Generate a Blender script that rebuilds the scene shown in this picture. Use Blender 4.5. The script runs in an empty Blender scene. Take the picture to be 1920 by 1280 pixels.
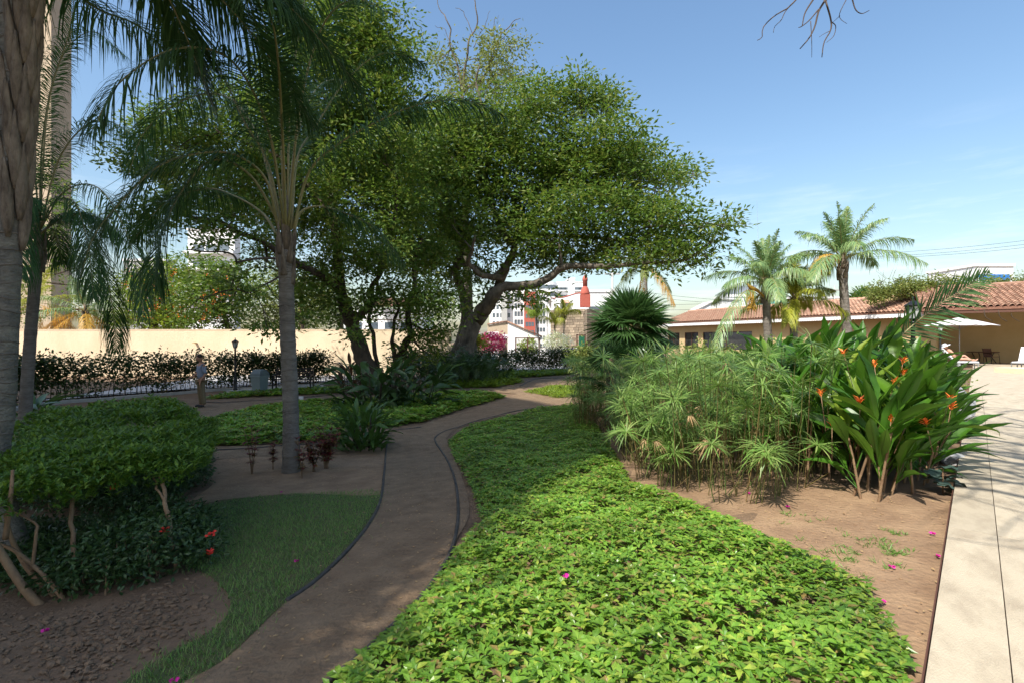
import bpy, bmesh, math, random
import numpy as np
from mathutils import Vector, Matrix, noise as mnoise
from mathutils.geometry import delaunay_2d_cdt
S = bpy.context.scene
COL = S.collection
R = np.random.default_rng(11)
random.seed(5)

# ---------------------------------------------------------------- camera, sky, sun, exposure
CAM_Z = 1.4
F = 960.0                                   # focal length in photograph pixels (1920 wide)
cam_d = bpy.data.cameras.new('camera'); cam = bpy.data.objects.new('camera', cam_d); COL.objects.link(cam)
cam_d.sensor_width = 36; cam_d.lens = 18; cam_d.clip_end = 3000; cam_d.clip_start = 0.05
cam.location = (0, 0, CAM_Z); cam.rotation_euler = (math.radians(90), 0, 0)
S.camera = cam
SUN_AZ, SUN_EL = 38.0, 50.0                 # azimuth the light travels towards (from +Y to +X), height of the sun
w = bpy.data.worlds.new('World'); S.world = w; w.use_nodes = True
nt = w.node_tree; nt.nodes.clear()
wo = nt.nodes.new('ShaderNodeOutputWorld'); bg = nt.nodes.new('ShaderNodeBackground')
sky = nt.nodes.new('ShaderNodeTexSky'); sky.sky_type = 'NISHITA'; sky.sun_disc = False
sky.sun_elevation = math.radians(SUN_EL); sky.sun_rotation = math.radians(180 + SUN_AZ)
sky.altitude = 10; sky.air_density = 1.35; sky.dust_density = 2.2; sky.ozone_density = 2.0
bg.inputs['Strength'].default_value = 0.15
# thin streaky cloud veil low in the sky
tc = nt.nodes.new('ShaderNodeTexCoord'); mp = nt.nodes.new('ShaderNodeMapping'); mp.inputs['Scale'].default_value = (3, 3, 22)
nz = nt.nodes.new('ShaderNodeTexNoise'); nz.inputs['Scale'].default_value = 1.6; nz.inputs['Detail'].default_value = 7; nz.inputs['Roughness'].default_value = .62
rp = nt.nodes.new('ShaderNodeValToRGB'); rp.color_ramp.elements[0].position = .52; rp.color_ramp.elements[1].position = .85
rp.color_ramp.elements[1].color = (.5, .5, .5, 1)
sx = nt.nodes.new('ShaderNodeSeparateXYZ'); mr = nt.nodes.new('ShaderNodeMapRange')
mr.inputs[1].default_value = .34; mr.inputs[2].default_value = .12; mr.inputs[3].default_value = 0; mr.inputs[4].default_value = 1
mu = nt.nodes.new('ShaderNodeMath'); mu.operation = 'MULTIPLY'
mx = nt.nodes.new('ShaderNodeMixRGB'); mx.inputs[2].default_value = (6.6, 6.9, 7.2, 1)
L = nt.links.new
L(tc.outputs['Generated'], mp.inputs[0]); L(mp.outputs[0], nz.inputs[0]); L(nz.outputs[0], rp.inputs[0])
L(tc.outputs['Generated'], sx.inputs[0]); L(sx.outputs['Z'], mr.inputs[0])
L(rp.outputs[0], mu.inputs[0]); L(mr.outputs[0], mu.inputs[1]); L(mu.outputs[0], mx.inputs[0])
hv = nt.nodes.new('ShaderNodeHueSaturation'); hv.inputs['Saturation'].default_value = 1.12; L(sky.outputs[0], hv.inputs['Color']); L(hv.outputs[0], mx.inputs[1]); L(mx.outputs[0], bg.inputs[0]); L(bg.outputs[0], wo.inputs[0])
sd = bpy.data.lights.new('sun', 'SUN'); sd.energy = 5.0; sd.angle = math.radians(.53); sd.color = (1, .95, .87)
so = bpy.data.objects.new('sun', sd); COL.objects.link(so); so.location = (-20, -25, 40)
a_, e_ = math.radians(SUN_AZ), math.radians(SUN_EL)
SUN = np.array([math.sin(a_) * math.cos(e_), math.cos(a_) * math.cos(e_), -math.sin(e_)])
so.rotation_euler = Vector(SUN).to_track_quat('-Z', 'Y').to_euler()
S.view_settings.view_transform = 'Standard'; S.view_settings.look = 'None'
S.view_settings.exposure = 0.5; S.view_settings.gamma = 1.0; S.view_settings.use_curve_mapping = False
S.cycles.max_bounces = 6; S.cycles.transparent_max_bounces = 4; S.cycles.transmission_bounces = 3
S.cycles.diffuse_bounces = 4; S.cycles.glossy_bounces = 2; S.cycles.use_denoising = True
S.cycles.caustics_reflective = False; S.cycles.caustics_refractive = False
S.cycles.use_adaptive_sampling = True; S.cycles.adaptive_threshold = 0.02

# ---------------------------------------------------------------- materials
def newmat(name):
    m = bpy.data.materials.new(name); m.use_nodes = True
    t = m.node_tree; return m, t, t.nodes['Principled BSDF']
def c4(c): return (c[0], c[1], c[2], 1)
def mat(name, c, c2=None, scale=5., rough=.8, bump=0., bscale=None, metal=0., detail=6, spec=.35, stretch=None, rnd=None, lo=.3, hi=.7):
    """colour c mottled towards c2 by object-space noise; optional bump; rnd = colour shift per object"""
    m, t, b = newmat(name); N = t.nodes; K = t.links.new
    b.inputs['Roughness'].default_value = rough; b.inputs['Metallic'].default_value = metal
    b.inputs['Specular IOR Level'].default_value = spec
    b.inputs['Base Color'].default_value = c4(c)
    co = N.new('ShaderNodeTexCoord'); src = co.outputs['Object']
    if stretch:
        q = N.new('ShaderNodeMapping'); q.inputs['Scale'].default_value = stretch; K(src, q.inputs[0]); src = q.outputs[0]
    out = None
    if c2 is not None:
        n = N.new('ShaderNodeTexNoise'); n.inputs['Scale'].default_value = scale; n.inputs['Detail'].default_value = detail; n.inputs['Roughness'].default_value = .65
        r = N.new('ShaderNodeValToRGB'); r.color_ramp.elements[0].position = lo; r.color_ramp.elements[1].position = hi
        r.color_ramp.elements[0].color = c4(c); r.color_ramp.elements[1].color = c4(c2)
        K(src, n.inputs[0]); K(n.outputs[0], r.inputs[0]); out = r.outputs[0]
    if rnd:
        oi = N.new('ShaderNodeObjectInfo'); hs = N.new('ShaderNodeHueSaturation'); mr = N.new('ShaderNodeMapRange')
        mr.inputs[3].default_value = 1 - rnd; mr.inputs[4].default_value = 1 + rnd
        K(oi.outputs['Random'], mr.inputs[0]); K(mr.outputs[0], hs.inputs['Value'])
        if out: K(out, hs.inputs['Color'])
        else: hs.inputs['Color'].default_value = c4(c)
        out = hs.outputs[0]
    if out: K(out, b.inputs['Base Color'])
    if bump:
        n2 = N.new('ShaderNodeTexNoise'); n2.inputs['Scale'].default_value = bscale or scale * 4; n2.inputs['Detail'].default_value = 5
        bp = N.new('ShaderNodeBump'); bp.inputs['Strength'].default_value = bump; bp.inputs['Distance'].default_value = .02
        K(src, n2.inputs[0]); K(n2.outputs[0], bp.inputs['Height']); K(bp.outputs[0], b.inputs['Normal'])
    return m
def leafmat(name, cols, trans=.35, rough=.45, spec=.4, per='island', patch=0.):
    """foliage: colour picked per leaf from cols, partly translucent"""
    m, t, b = newmat(name); N = t.nodes; K = t.links.new
    if per == 'island':
        g = N.new('ShaderNodeNewGeometry'); src = g.outputs['Random Per Island']
    else:
        g = N.new('ShaderNodeObjectInfo'); src = g.outputs['Random']
    r = N.new('ShaderNodeValToRGB'); e = r.color_ramp.elements
    for i in range(len(cols) - 2): e.new(0.5)
    for i, c in enumerate(cols): e[i].position = i / (len(cols) - 1); e[i].color = c4(c)
    K(src, r.inputs[0]); col = r.outputs[0]
    if patch:
        tc_ = N.new('ShaderNodeTexCoord'); pn = N.new('ShaderNodeTexNoise'); pn.inputs['Scale'].default_value = 1.3; pn.inputs['Detail'].default_value = 4
        pm = N.new('ShaderNodeMapRange'); pm.inputs[1].default_value = .3; pm.inputs[2].default_value = .7; pm.inputs[3].default_value = 1 - patch; pm.inputs[4].default_value = 1 + patch
        hp_ = N.new('ShaderNodeHueSaturation'); K(tc_.outputs['Object'], pn.inputs[0]); K(pn.outputs[0], pm.inputs[0]); K(pm.outputs[0], hp_.inputs['Value']); K(col, hp_.inputs['Color']); col = hp_.outputs[0]
    K(col, b.inputs['Base Color'])
    b.inputs['Roughness'].default_value = rough; b.inputs['Specular IOR Level'].default_value = spec
    tr = N.new('ShaderNodeBsdfTranslucent'); hs = N.new('ShaderNodeHueSaturation'); hs.inputs['Value'].default_value = 1.5; hs.inputs['Hue'].default_value = .485
    K(col, hs.inputs['Color']); K(hs.outputs[0], tr.inputs[0])
    mx = N.new('ShaderNodeMixShader'); mx.inputs[0].default_value = trans
    K(b.outputs[0], mx.inputs[1]); K(tr.outputs[0], mx.inputs[2]); K(mx.outputs[0], N['Material Output'].inputs[0])
    return m
M = {}
M['soil'] = mat('soil', (.13, .082, .048), (.22, .145, .088), 2.2, .95, .8, 30)
M['clod'] = mat('clod', (.12, .08, .048), (.22, .15, .095), 6, .95, .6, 40)
M['path'] = mat('path_dirt', (.16, .104, .06), (.265, .185, .112), 4.5, .95, 1., 28, detail=9)
M['bed'] = mat('bed_dirt', (.20, .122, .07), (.34, .225, .13), 2.8, .95, 1., 22, detail=9)
M['turf'] = mat('turf_soil', (.05, .085, .022), (.13, .12, .05), 6, .95, .5, 60)
M['slab'] = mat('paving_concrete', (.25, .20, .14), (.48, .41, .30), 2.1, .8, .35, 60, rnd=.08, detail=14, stretch=(1, 2.2, 1), lo=.18, hi=.58)
M['mortar'] = mat('mortar', (.16, .13, .10), (.2, .17, .13), 8, .95)
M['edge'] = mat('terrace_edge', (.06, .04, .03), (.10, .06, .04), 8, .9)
M['kerb'] = mat('kerb_concrete', (.34, .33, .31), (.46, .44, .40), 3, .85, .2)
M['road'] = mat('driveway_concrete', (.42, .42, .42), (.50, .49, .48), 1.2, .85, .1)
M['stucco'] = mat('cream_stucco', (.70, .545, .365), (.80, .65, .46), .8, .9, .9, 14, stretch=(1, 1, .5), detail=9, lo=.25, hi=.6)
M['tan'] = mat('tan_plaster', (.50, .37, .19), (.55, .42, .23), 1.5, .9, .2, 20)
M['tile'] = mat('clay_tile', (.27, .125, .08), (.46, .30, .21), 5, .85, .3, 25, rnd=.28)
M['tile_bed'] = mat('roof_mortar', (.16, .075, .05), (.25, .13, .09), 8, .95)
M['white'] = mat('white_paint', (.80, .80, .79), (.74, .74, .74), 2, .7)
M['towel'] = mat('white_towel', (.82, .83, .84), None, rough=.95, bump=.4, bscale=60)
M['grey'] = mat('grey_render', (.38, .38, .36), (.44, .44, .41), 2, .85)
M['red'] = mat('red_render', (.36, .085, .06), (.42, .11, .075), 2, .8)
M['beige'] = mat('beige_render', (.42, .33, .23), (.48, .385, .28), 2, .85)
M['glass'] = mat('window_glass', (.06, .08, .10), (.12, .15, .18), .5, .12, spec=.8)
M['darkglass'] = mat('dark_glass', (.02, .022, .022), (.05, .05, .045), 1.0, .12, spec=.6)
M['teal'] = mat('teal_paint', (.10, .42, .40), None)
M['stone'] = mat('brown_stone', (.17, .125, .085), (.34, .27, .19), 3, .9, .5, 20, rnd=.35)
M['stone_joint'] = mat('stone_joint', (.14, .11, .08), (.2, .16, .12), 5, .95)
M['iron'] = mat('black_iron', (.012, .012, .014), None, rough=.45, spec=.5)
M['rust'] = mat('brown_metal', (.10, .045, .03), None, rough=.6)
M['lamp_glass'] = mat('lamp_glass', (.5, .52, .5), None, rough=.15)
M['hose'] = mat('edging_hose', (.035, .033, .030), (.11, .095, .08), 7, .75)
M['bin'] = mat('bin_plastic', (.20, .25, .26), (.25, .29, .3), 4, .55)
M['binlid'] = mat('bin_lid', (.13, .165, .175), None, rough=.5)
M['slat'] = mat('dark_slat', (.03, .025, .022), None, rough=.6)
M['metal'] = mat('grey_metal', (.28, .29, .30), None, rough=.4, metal=.4)
M['umbrella'] = mat('umbrella_cloth', (.62, .59, .60), None, rough=.9)
M['skin'] = mat('skin', (.36, .19, .12), None, rough=.6)
M['skin2'] = mat('skin_light', (.50, .28, .19), None, rough=.6)
M['shirt'] = mat('grey_shirt', (.19, .23, .31), (.24, .28, .36), 9, .9)
M['khaki'] = mat('khaki_cloth', (.15, .12, .065), (.19, .15, .09), 9, .9)
M['shoe'] = mat('dark_shoe', (.02, .018, .016), None, rough=.6)
M['hair'] = mat('dark_hair', (.015, .011, .009), None, rough=.7)
M['floral'] = mat('floral_trunks', (.05, .09, .22), (.50, .16, .2), 30, .9, detail=2, lo=.5, hi=.56)
M['bark'] = mat('grey_bark', (.05, .042, .033), (.20, .168, .13), 3.5, .9, .9, 14, detail=8, stretch=(1, 1, .5))
M['darkbark'] = mat('brown_bark', (.04, .03, .022), (.11, .08, .055), 5, .9, .8, 20, stretch=(1, 1, .5))
M['twig'] = mat('grey_twig', (.10, .075, .06), None, rough=.9)
M['stem'] = mat('tan_stem', (.17, .10, .055), (.27, .18, .10), 8, .85, .4, 60)
M['palmbark'] = mat('palm_bark', (.10, .085, .072), (.27, .24, .205), 5, .9, 1., 26, stretch=(1, 1, 2.4), detail=9, lo=.25, hi=.75)
M['palmring'] = mat('palm_ring', (.10, .085, .07), (.2, .17, .14), 6, .9)
M['boot'] = mat('palm_boot', (.07, .052, .038), (.27, .22, .165), 7, .9, 1., 30, stretch=(2, 2, .6))
M['lichen'] = mat('lichen_bark', (.08, .075, .068), (.23, .215, .175), 6, .9, 1., 30, detail=9, stretch=(1, 1, 1.8))
M['rachis'] = mat('palm_rachis', (.22, .22, .09), (.30, .25, .12), 3, .55)
M['petal'] = mat('magenta_petal', (.55, .02, .28), None, rough=.7)
M['orange'] = mat('orange_bract', (.85, .16, .03), (.95, .30, .05), 20, .5)
M['redflower'] = mat('red_flower', (.65, .03, .02), None, rough=.6)
M['pink'] = leafmat('pink_bracts', [(.70, .05, .16), (.80, .12, .26), (.55, .03, .12)], .3)
M['whitefl'] = leafmat('white_blossom', [(.75, .75, .68), (.45, .5, .2), (.7, .7, .6)], .3)
M['L_fig'] = leafmat('fig_leaf', [(.055, .12, .016), (.11, .19, .024), (.075, .15, .02), (.21, .25, .045)], .42)
M['L_olive'] = leafmat('olive_leaf', [(.12, .17, .035), (.19, .24, .06), (.15, .20, .04), (.25, .26, .07)], .35)
M['L_bright'] = leafmat('bright_leaf', [(.14, .22, .025), (.22, .30, .03), (.10, .18, .02)], .38)
M['L_hedge'] = leafmat('hedge_leaf', [(.025, .05, .012), (.05, .09, .02), (.035, .07, .015), (.09, .08, .02)], .22)
M['L_cover'] = leafmat('cover_leaf', [(.08, .19, .02), (.17, .33, .035), (.12, .25, .028), (.22, .37, .045), (.10, .22, .025), (.34, .43, .06), (.16, .30, .035), (.13, .26, .03), (.30, .20, .07)], .32, .36, .5, patch=.3)
M['L_shrub'] = leafmat('shrub_leaf', [(.065, .15, .018), (.10, .20, .022), (.19, .29, .03), (.075, .16, .02)], .32)
M['L_palm'] = leafmat('palm_leaflet', [(.03, .075, .02), (.045, .11, .03), (.07, .14, .035)], .22, .6, .25)
M['L_palm2'] = leafmat('pale_palm_leaflet', [(.12, .23, .09), (.20, .32, .13), (.28, .36, .12)], .3, .4, .5)
M['L_yel'] = leafmat('yellow_palm_leaflet', [(.26, .30, .03), (.36, .36, .04), (.20, .26, .04)], .3)
M['L_gold'] = leafmat('golden_leaflet', [(.62, .38, .05), (.50, .33, .05), (.5, .25, .05)], .3)
M['L_fan'] = leafmat('fan_leaf', [(.035, .085, .02), (.055, .12, .03), (.045, .10, .025)], .22, .35, .5)
M['L_cyp'] = leafmat('papyrus_ray', [(.12, .24, .045), (.17, .30, .065), (.30, .38, .12), (.14, .26, .05)], .32, .42)
M['L_dry'] = leafmat('dry_ray', [(.36, .22, .10), (.42, .30, .15), (.30, .2, .1)], .2, .8)
M['L_heli'] = leafmat('heliconia_leaf', [(.05, .15, .012), (.11, .24, .02), (.08, .19, .015), (.24, .33, .03)], .36, .38, .5, 'object')
M['L_dark'] = leafmat('dark_broad_leaf', [(.025, .06, .016), (.04, .085, .02), (.05, .10, .025)], .2, .4, .5)
M['L_ginger'] = leafmat('ginger_leaf', [(.045, .11, .02), (.07, .15, .03), (.09, .17, .03)], .25, .4, .5)
M['L_red'] = leafmat('croton_leaf', [(.12, .02, .02), (.25, .03, .03), (.06, .03, .03), (.20, .10, .02), (.05, .07, .02)], .2)
M['L_grass'] = leafmat('grass_blade', [(.09, .20, .035), (.13, .27, .045), (.22, .27, .09)], .3)
M['culm'] = leafmat('papyrus_culm', [(.08, .14, .03), (.24, .16, .07), (.10, .16, .035), (.30, .20, .08)], .05, .7)

# ---------------------------------------------------------------- geometry helpers
U_DIR = np.array([.672, .7405]); V_DIR = np.array([.7405, -.672]); E0 = np.array([1.69, 2.10])   # terrace edge line
def smooth(t): t = np.clip(t, 0, 1); return t * t * (3 - 2 * t)
def terr(x, y):
    x = np.asarray(x, float); y = np.asarray(y, float)
    d = -((x - E0[0]) * V_DIR[0] + (y - E0[1]) * V_DIR[1])
    bump = .02 * np.sin(x * 1.7 + y * .9) * np.sin(y * 1.3 - x * .6)
    return -.09 - .66 * smooth(d / 9) + bump * smooth(d / 1.5)
def G(px, py, dz=0.):
    """point of the terrain seen at photograph pixel (px, py)"""
    k = (px - 960) / F; s = (640 - py) / F; lo, hi = .3, 300.
    for _ in range(50):
        m = (lo + hi) / 2
        if CAM_Z + s * m > float(terr(k * m, m)) + dz: lo = m
        else: hi = m
    return np.array([k * lo, lo, float(terr(k * lo, lo)) + dz])
def T(px, py, z=0.):
    """point on the level z seen at a pixel below the horizon"""
    y = (CAM_Z - z) * F / (py - 640); return np.array([(px - 960) / F * y, y, z])
def P(px, py, Y): return np.array([(px - 960) / F * Y, Y, CAM_Z - (py - 640) / F * Y])
def catmull(pts, n):
    pts = np.asarray(pts, float); k = len(pts)
    if k == 2: return pts[0] + (pts[1] - pts[0]) * np.linspace(0, 1, n)[:, None]
    q = np.vstack([2 * pts[0] - pts[1], pts, 2 * pts[-1] - pts[-2]])
    u = np.linspace(0, k - 1, n); i = np.minimum(u.astype(int), k - 2); t = (u - i)[:, None]
    p0, p1, p2, p3 = q[i], q[i + 1], q[i + 2], q[i + 3]
    return .5 * (2 * p1 + (p2 - p0) * t + (2 * p0 - 5 * p1 + 4 * p2 - p3) * t ** 2 + (3 * p1 - p0 - 3 * p2 + p3) * t ** 3)
def unit(v): v = np.asarray(v, float); return v / (np.linalg.norm(v, axis=-1, keepdims=True) + 1e-12)

class MB:
    """collects shapes, then links them as ONE mesh object"""
    def __init__(s): s.v = []; s.f = []; s.n = 0
    def add(s, v, f, mi=0, sm=False):
        v = np.asarray(v, float).reshape(-1, 3)
        if isinstance(f, np.ndarray): s.f.append((f + s.n, mi, sm))
        else:
            for k in {len(q) for q in f}: s.f.append((np.array([q for q in f if len(q) == k], int) + s.n, mi, sm))
        s.v.append(v); s.n += len(v); return s
    def box(s, x0, x1, y0, y1, z0, z1, mi=0, rot=0, at=(0, 0, 0)):
        v = np.array([(x, y, z) for z in (z0, z1) for y in (y0, y1) for x in (x0, x1)], float)
        if rot:
            c, q = math.cos(rot), math.sin(rot); v[:, :2] = np.stack([v[:, 0] * c - v[:, 1] * q, v[:, 0] * q + v[:, 1] * c], 1)
        v += np.array(at)
        return s.add(v, [(0, 2, 3, 1), (4, 5, 7, 6), (0, 1, 5, 4), (1, 3, 7, 5), (3, 2, 6, 7), (2, 0, 4, 6)], mi)
    def tube(s, pts, rad, n=8, mi=0, caps=True, sm=True):
        pts = np.asarray(pts, float); k = len(pts); rad = np.broadcast_to(rad, (k,))
        tg = unit(np.gradient(pts, axis=0)); up = np.array([0, 0, 1.]) if abs(tg[0, 2]) < .9 else np.array([1., 0, 0])
        a = unit(np.cross(tg[0], up)); A = [a]
        for i in range(1, k):
            a = a - tg[i] * np.dot(a, tg[i]); a = unit(a); A.append(a)
        A = np.array(A); B = np.cross(tg, A); th = np.linspace(0, 2 * math.pi, n, endpoint=False)
        ring = A[:, None, :] * np.cos(th)[None, :, None] + B[:, None, :] * np.sin(th)[None, :, None]
        v = (pts[:, None, :] + ring * rad[:, None, None]).reshape(-1, 3)
        i, j = np.meshgrid(np.arange(k - 1), np.arange(n), indexing='ij'); i = i.ravel(); j = j.ravel(); j2 = (j + 1) % n
        f = np.stack([i * n + j, i * n + j2, (i + 1) * n + j2, (i + 1) * n + j], 1)
        b = s.n; s.add(v, f, mi, sm)
        if caps:
            s.f.append((np.array([list(range(n))[::-1]]) + b, mi, False)); s.f.append((np.array([list(range((k - 1) * n, k * n))]) + b, mi, False))
        return s
    def lathe(s, prof, n=16, mi=0, at=(0, 0, 0), sm=True):
        pts = np.array([(at[0], at[1], at[2] + z) for r, z in prof]); r = np.array([max(r, .0005) for r, z in prof])
        th = np.linspace(0, 2 * math.pi, n, endpoint=False); k = len(prof)
        v = (pts[:, None, :] + np.stack([np.cos(th), np.sin(th), th * 0], 1)[None] * r[:, None, None]).reshape(-1, 3)
        i, j = np.meshgrid(np.arange(k - 1), np.arange(n), indexing='ij'); i = i.ravel(); j = j.ravel(); j2 = (j + 1) % n
        b = s.n; s.add(v, np.stack([i * n + j, i * n + j2, (i + 1) * n + j2, (i + 1) * n + j], 1), mi, sm)
        s.f.append((np.array([list(range(n))[::-1]]) + b, mi, False)); s.f.append((np.array([list(range((k - 1) * n, k * n))]) + b, mi, False))
        return s
    def strips(s, P4, side, wid, mi=0):
        """P4 (m,k,3) centre lines, side (m,3) or (m,k,3) width directions, wid (k,) or (m,k) half widths"""
        m, k = P4.shape[:2]
        if side.ndim == 2: side = side[:, None, :]
        wid = np.asarray(wid); wid = wid[None, :, None] if wid.ndim == 1 else wid[:, :, None]
        o = side * wid; v = np.stack([P4 - o, P4 + o], 2).reshape(-1, 3)
        b = (np.arange(m) * 2 * k)[:, None]; i = np.arange(k - 1)[None] * 2
        f = np.stack([b + i, b + i + 1, b + i + 3, b + i + 2], -1).reshape(-1, 4)
        return s.add(v, f, mi)
    def leaves(s, pos, d, nrm, Ln, Wd, mi=0, fold=.25, curl=.15):
        """folded pointed leaves: 6 verts, 4 quads/tris each"""
        m = len(pos); d = unit(d); sd = unit(np.cross(d, nrm)); nn = np.cross(sd, d)
        Ln = np.broadcast_to(Ln, (m,))[:, None]; Wd = np.broadcast_to(Wd, (m,))[:, None] * .5
        base = pos; tip = pos + d * Ln - nn * Ln * curl; mid = pos + d * Ln * .45 + nn * Ln * .02
        l = mid + sd * Wd + nn * Wd * fold; r = mid - sd * Wd + nn * Wd * fold
        v = np.stack([base, l, mid, r, tip], 1).reshape(-1, 3); b = np.arange(m)[:, None] * 5
        f = np.concatenate([b + np.array([[0, 2, 1]]), b + np.array([[0, 3, 2]]), b + np.array([[1, 2, 4]]), b + np.array([[2, 3, 4]])], 0)
        return s.add(v, f, mi)
    def quick(s, pos, d, nrm, Ln, Wd, mi=0, fold=.3):
        """cheap folded leaves: 4 verts, 2 tris"""
        m = len(pos); d = unit(d); sd = unit(np.cross(d, nrm)); nn = np.cross(sd, d)
        Ln = np.broadcast_to(Ln, (m,))[:, None]; Wd = np.broadcast_to(Wd, (m,))[:, None] * .5
        mid = pos + d * Ln * .5
        v = np.stack([pos, mid + sd * Wd + nn * Wd * fold, pos + d * Ln, mid - sd * Wd + nn * Wd * fold], 1).reshape(-1, 3)
        b = np.arange(m)[:, None] * 4
        return s.add(v, np.concatenate([b + np.array([[0, 2, 1]]), b + np.array([[0, 3, 2]])], 0), mi)
    def mesh(s, name, mats):
        v = np.concatenate(s.v); me = bpy.data.meshes.new(name)
        me.vertices.add(len(v)); me.vertices.foreach_set('co', v.ravel().astype(np.float32))
        tot = sum(f.size for f, _, _ in s.f); me.loops.add(tot)
        me.loops.foreach_set('vertex_index', np.concatenate([f.ravel() for f, _, _ in s.f]).astype(np.int32))
        sizes = np.concatenate([np.full(len(f), f.shape[1]) for f, _, _ in s.f])
        me.polygons.add(len(sizes)); st = np.concatenate([[0], np.cumsum(sizes)[:-1]])
        me.polygons.foreach_set('loop_start', st.astype(np.int32)); me.polygons.foreach_set('loop_total', sizes.astype(np.int32))
        me.polygons.foreach_set('material_index', np.concatenate([np.full(len(f), mi) for f, mi, _ in s.f]).astype(np.int32))
        me.polygons.foreach_set('use_smooth', np.concatenate([np.full(len(f), sm) for f, _, sm in s.f]))
        me.update(calc_edges=True)
        for q in (mats if isinstance(mats, (list, tuple)) else [mats]): me.materials.append(q)
        return me
    def build(s, name, mats, parent=None, loc=(0, 0, 0)):
        o = bpy.data.objects.new(name, s.mesh(name, mats)); COL.objects.link(o); o.parent = parent; o.location = loc; return o
def tag(o, label=None, cat=None, group=None, kind=None):
    if label: o['label'] = label
    if cat: o['category'] = cat
    if group: o['group'] = group
    if kind: o['kind'] = kind
    return o
def thing(name, label, cat, loc=(0, 0, 0), rz=0., group=None):
    o = bpy.data.objects.new(name, None); COL.objects.link(o); o.empty_display_size = .2
    o.location = [float(q) for q in loc]; o.rotation_euler = (0, 0, rz); return tag(o, label, cat, group)
def inst(me, name, parent, loc=(0, 0, 0), rot=(0, 0, 0), sc=1.):
    o = bpy.data.objects.new(name, me); COL.objects.link(o); o.parent = parent
    o.location = [float(q) for q in loc]; o.rotation_euler = [float(q) for q in rot]; o.scale = (sc, sc, sc) if np.isscalar(sc) else sc; return o
def dup(o, loc, rz=0., label=None, parent=None):
    c = o.copy(); COL.objects.link(c)
    if parent is not None: c.parent = parent
    else:
        c.location = [float(q) for q in loc]; c.rotation_euler = (0, 0, rz)
        if label: c['label'] = label
    for ch in list(o.children): dup(ch, None, parent=c)
    return c
def inpoly(x, y, poly):
    poly = np.asarray(poly); ins = np.zeros(len(x), bool); j = len(poly) - 1
    for i in range(len(poly)):
        xi, yi = poly[i][:2]; xj, yj = poly[j][:2]
        c = ((yi > y) != (yj > y)) & (x < (xj - xi) * (y - yi) / (yj - yi + 1e-12) + xi); ins ^= c; j = i
    return ins
def edgedist(x, y, poly):
    poly = np.asarray(poly)[:, :2]; dm = np.full(len(x), 1e9); p = np.stack([x, y], 1)
    for i in range(len(poly)):
        a, b = poly[i], poly[(i + 1) % len(poly)]; ab = b - a; t = np.clip(((p - a) @ ab) / (ab @ ab + 1e-9), 0, 1)
        dm = np.minimum(dm, np.linalg.norm(p - a - t[:, None] * ab, axis=1))
    return dm
def wpoly(px): return np.array([G(a, b)[:2] for a, b in px])
def closed(pts, n=60):
    p = np.asarray(pts); k = len(p); q = np.vstack([p[-1:], p, p[:2]]); c = catmull(q, (k + 2) * 8 + 1)
    return c[8:8 + k * 8]
def sheet(name, poly, dz, m, step=.25, nz=0.):
    """sheet draped on the terrain inside a world polygon"""
    poly = np.asarray(poly)[:, :2]; x0, y0 = poly.min(0); x1, y1 = poly.max(0)
    gx, gy = np.meshgrid(np.arange(x0, x1, step), np.arange(y0, y1, step)); gx = gx.ravel(); gy = gy.ravel()
    k = inpoly(gx, gy, poly); gx, gy = gx[k], gy[k]; k = edgedist(gx, gy, poly) > step * .4; gx, gy = gx[k], gy[k]
    V = [Vector(p) for p in poly] + [Vector(p) for p in zip(gx, gy)]
    n = len(poly); vo, _, fo, *_r = delaunay_2d_cdt(V, [(i, (i + 1) % n) for i in range(n)], [], 1, 1e-5)
    vo = np.array([(p.x, p.y) for p in vo]); z = terr(vo[:, 0], vo[:, 1]) + dz
    me = bpy.data.meshes.new(name); me.from_pydata(np.column_stack([vo, z]).tolist(), [], [list(f) for f in fo]); me.update(); me.materials.append(m)
    me.polygons.foreach_set('use_smooth', [True] * len(me.polygons))
    o = bpy.data.objects.new(name, me); COL.objects.link(o); return tag(o, kind='structure')
def scatter(poly, dens, lo=0., hi=999.):
    """random points in a world polygon, dens(y) per square metre"""
    poly = np.asarray(poly)[:, :2]; x0, y0 = poly.min(0); x1, y1 = poly.max(0); X = []; Y = []
    ys = np.arange(y0, y1, .5)
    for y in ys:
        n = R.poisson(dens(max(y + .25, .5)) * (x1 - x0) * .5); xx = R.uniform(x0, x1, n); yy = R.uniform(y, y + .5, n)
        k = inpoly(xx, yy, poly); X.append(xx[k]); Y.append(yy[k])
    return np.concatenate(X), np.concatenate(Y)
def rdir(n, up=0.):
    a = R.uniform(0, 2 * math.pi, n); return np.stack([np.cos(a), np.sin(a), np.full(n, up) if np.isscalar(up) else up], 1)
# ================================================================ SETTING
# ground: one sheet to the horizon
def axis(c, near, far, n):
    t = np.linspace(-1, 1, n); return c + np.sinh(t * 5.2) / math.sinh(5.2) * far + t * near
gx = axis(-1, 8, 900, 200); gy = axis(8, 12, 900, 220)
X, Y = np.meshgrid(gx, gy); Z = terr(X, Y)
k = X.shape; idx = np.arange(X.size).reshape(k)
f = np.stack([idx[:-1, :-1], idx[:-1, 1:], idx[1:, 1:], idx[1:, :-1]], -1).reshape(-1, 4)
cx = (X[:-1, :-1] + X[1:, 1:]).ravel() / 2; cy = (Y[:-1, :-1] + Y[1:, 1:]).ravel() / 2
mb = MB(); mb.add(np.stack([X, Y, Z], -1).reshape(-1, 3), f, 0, True)
tag(mb.build('ground', M['soil']), kind='structure')

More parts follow.
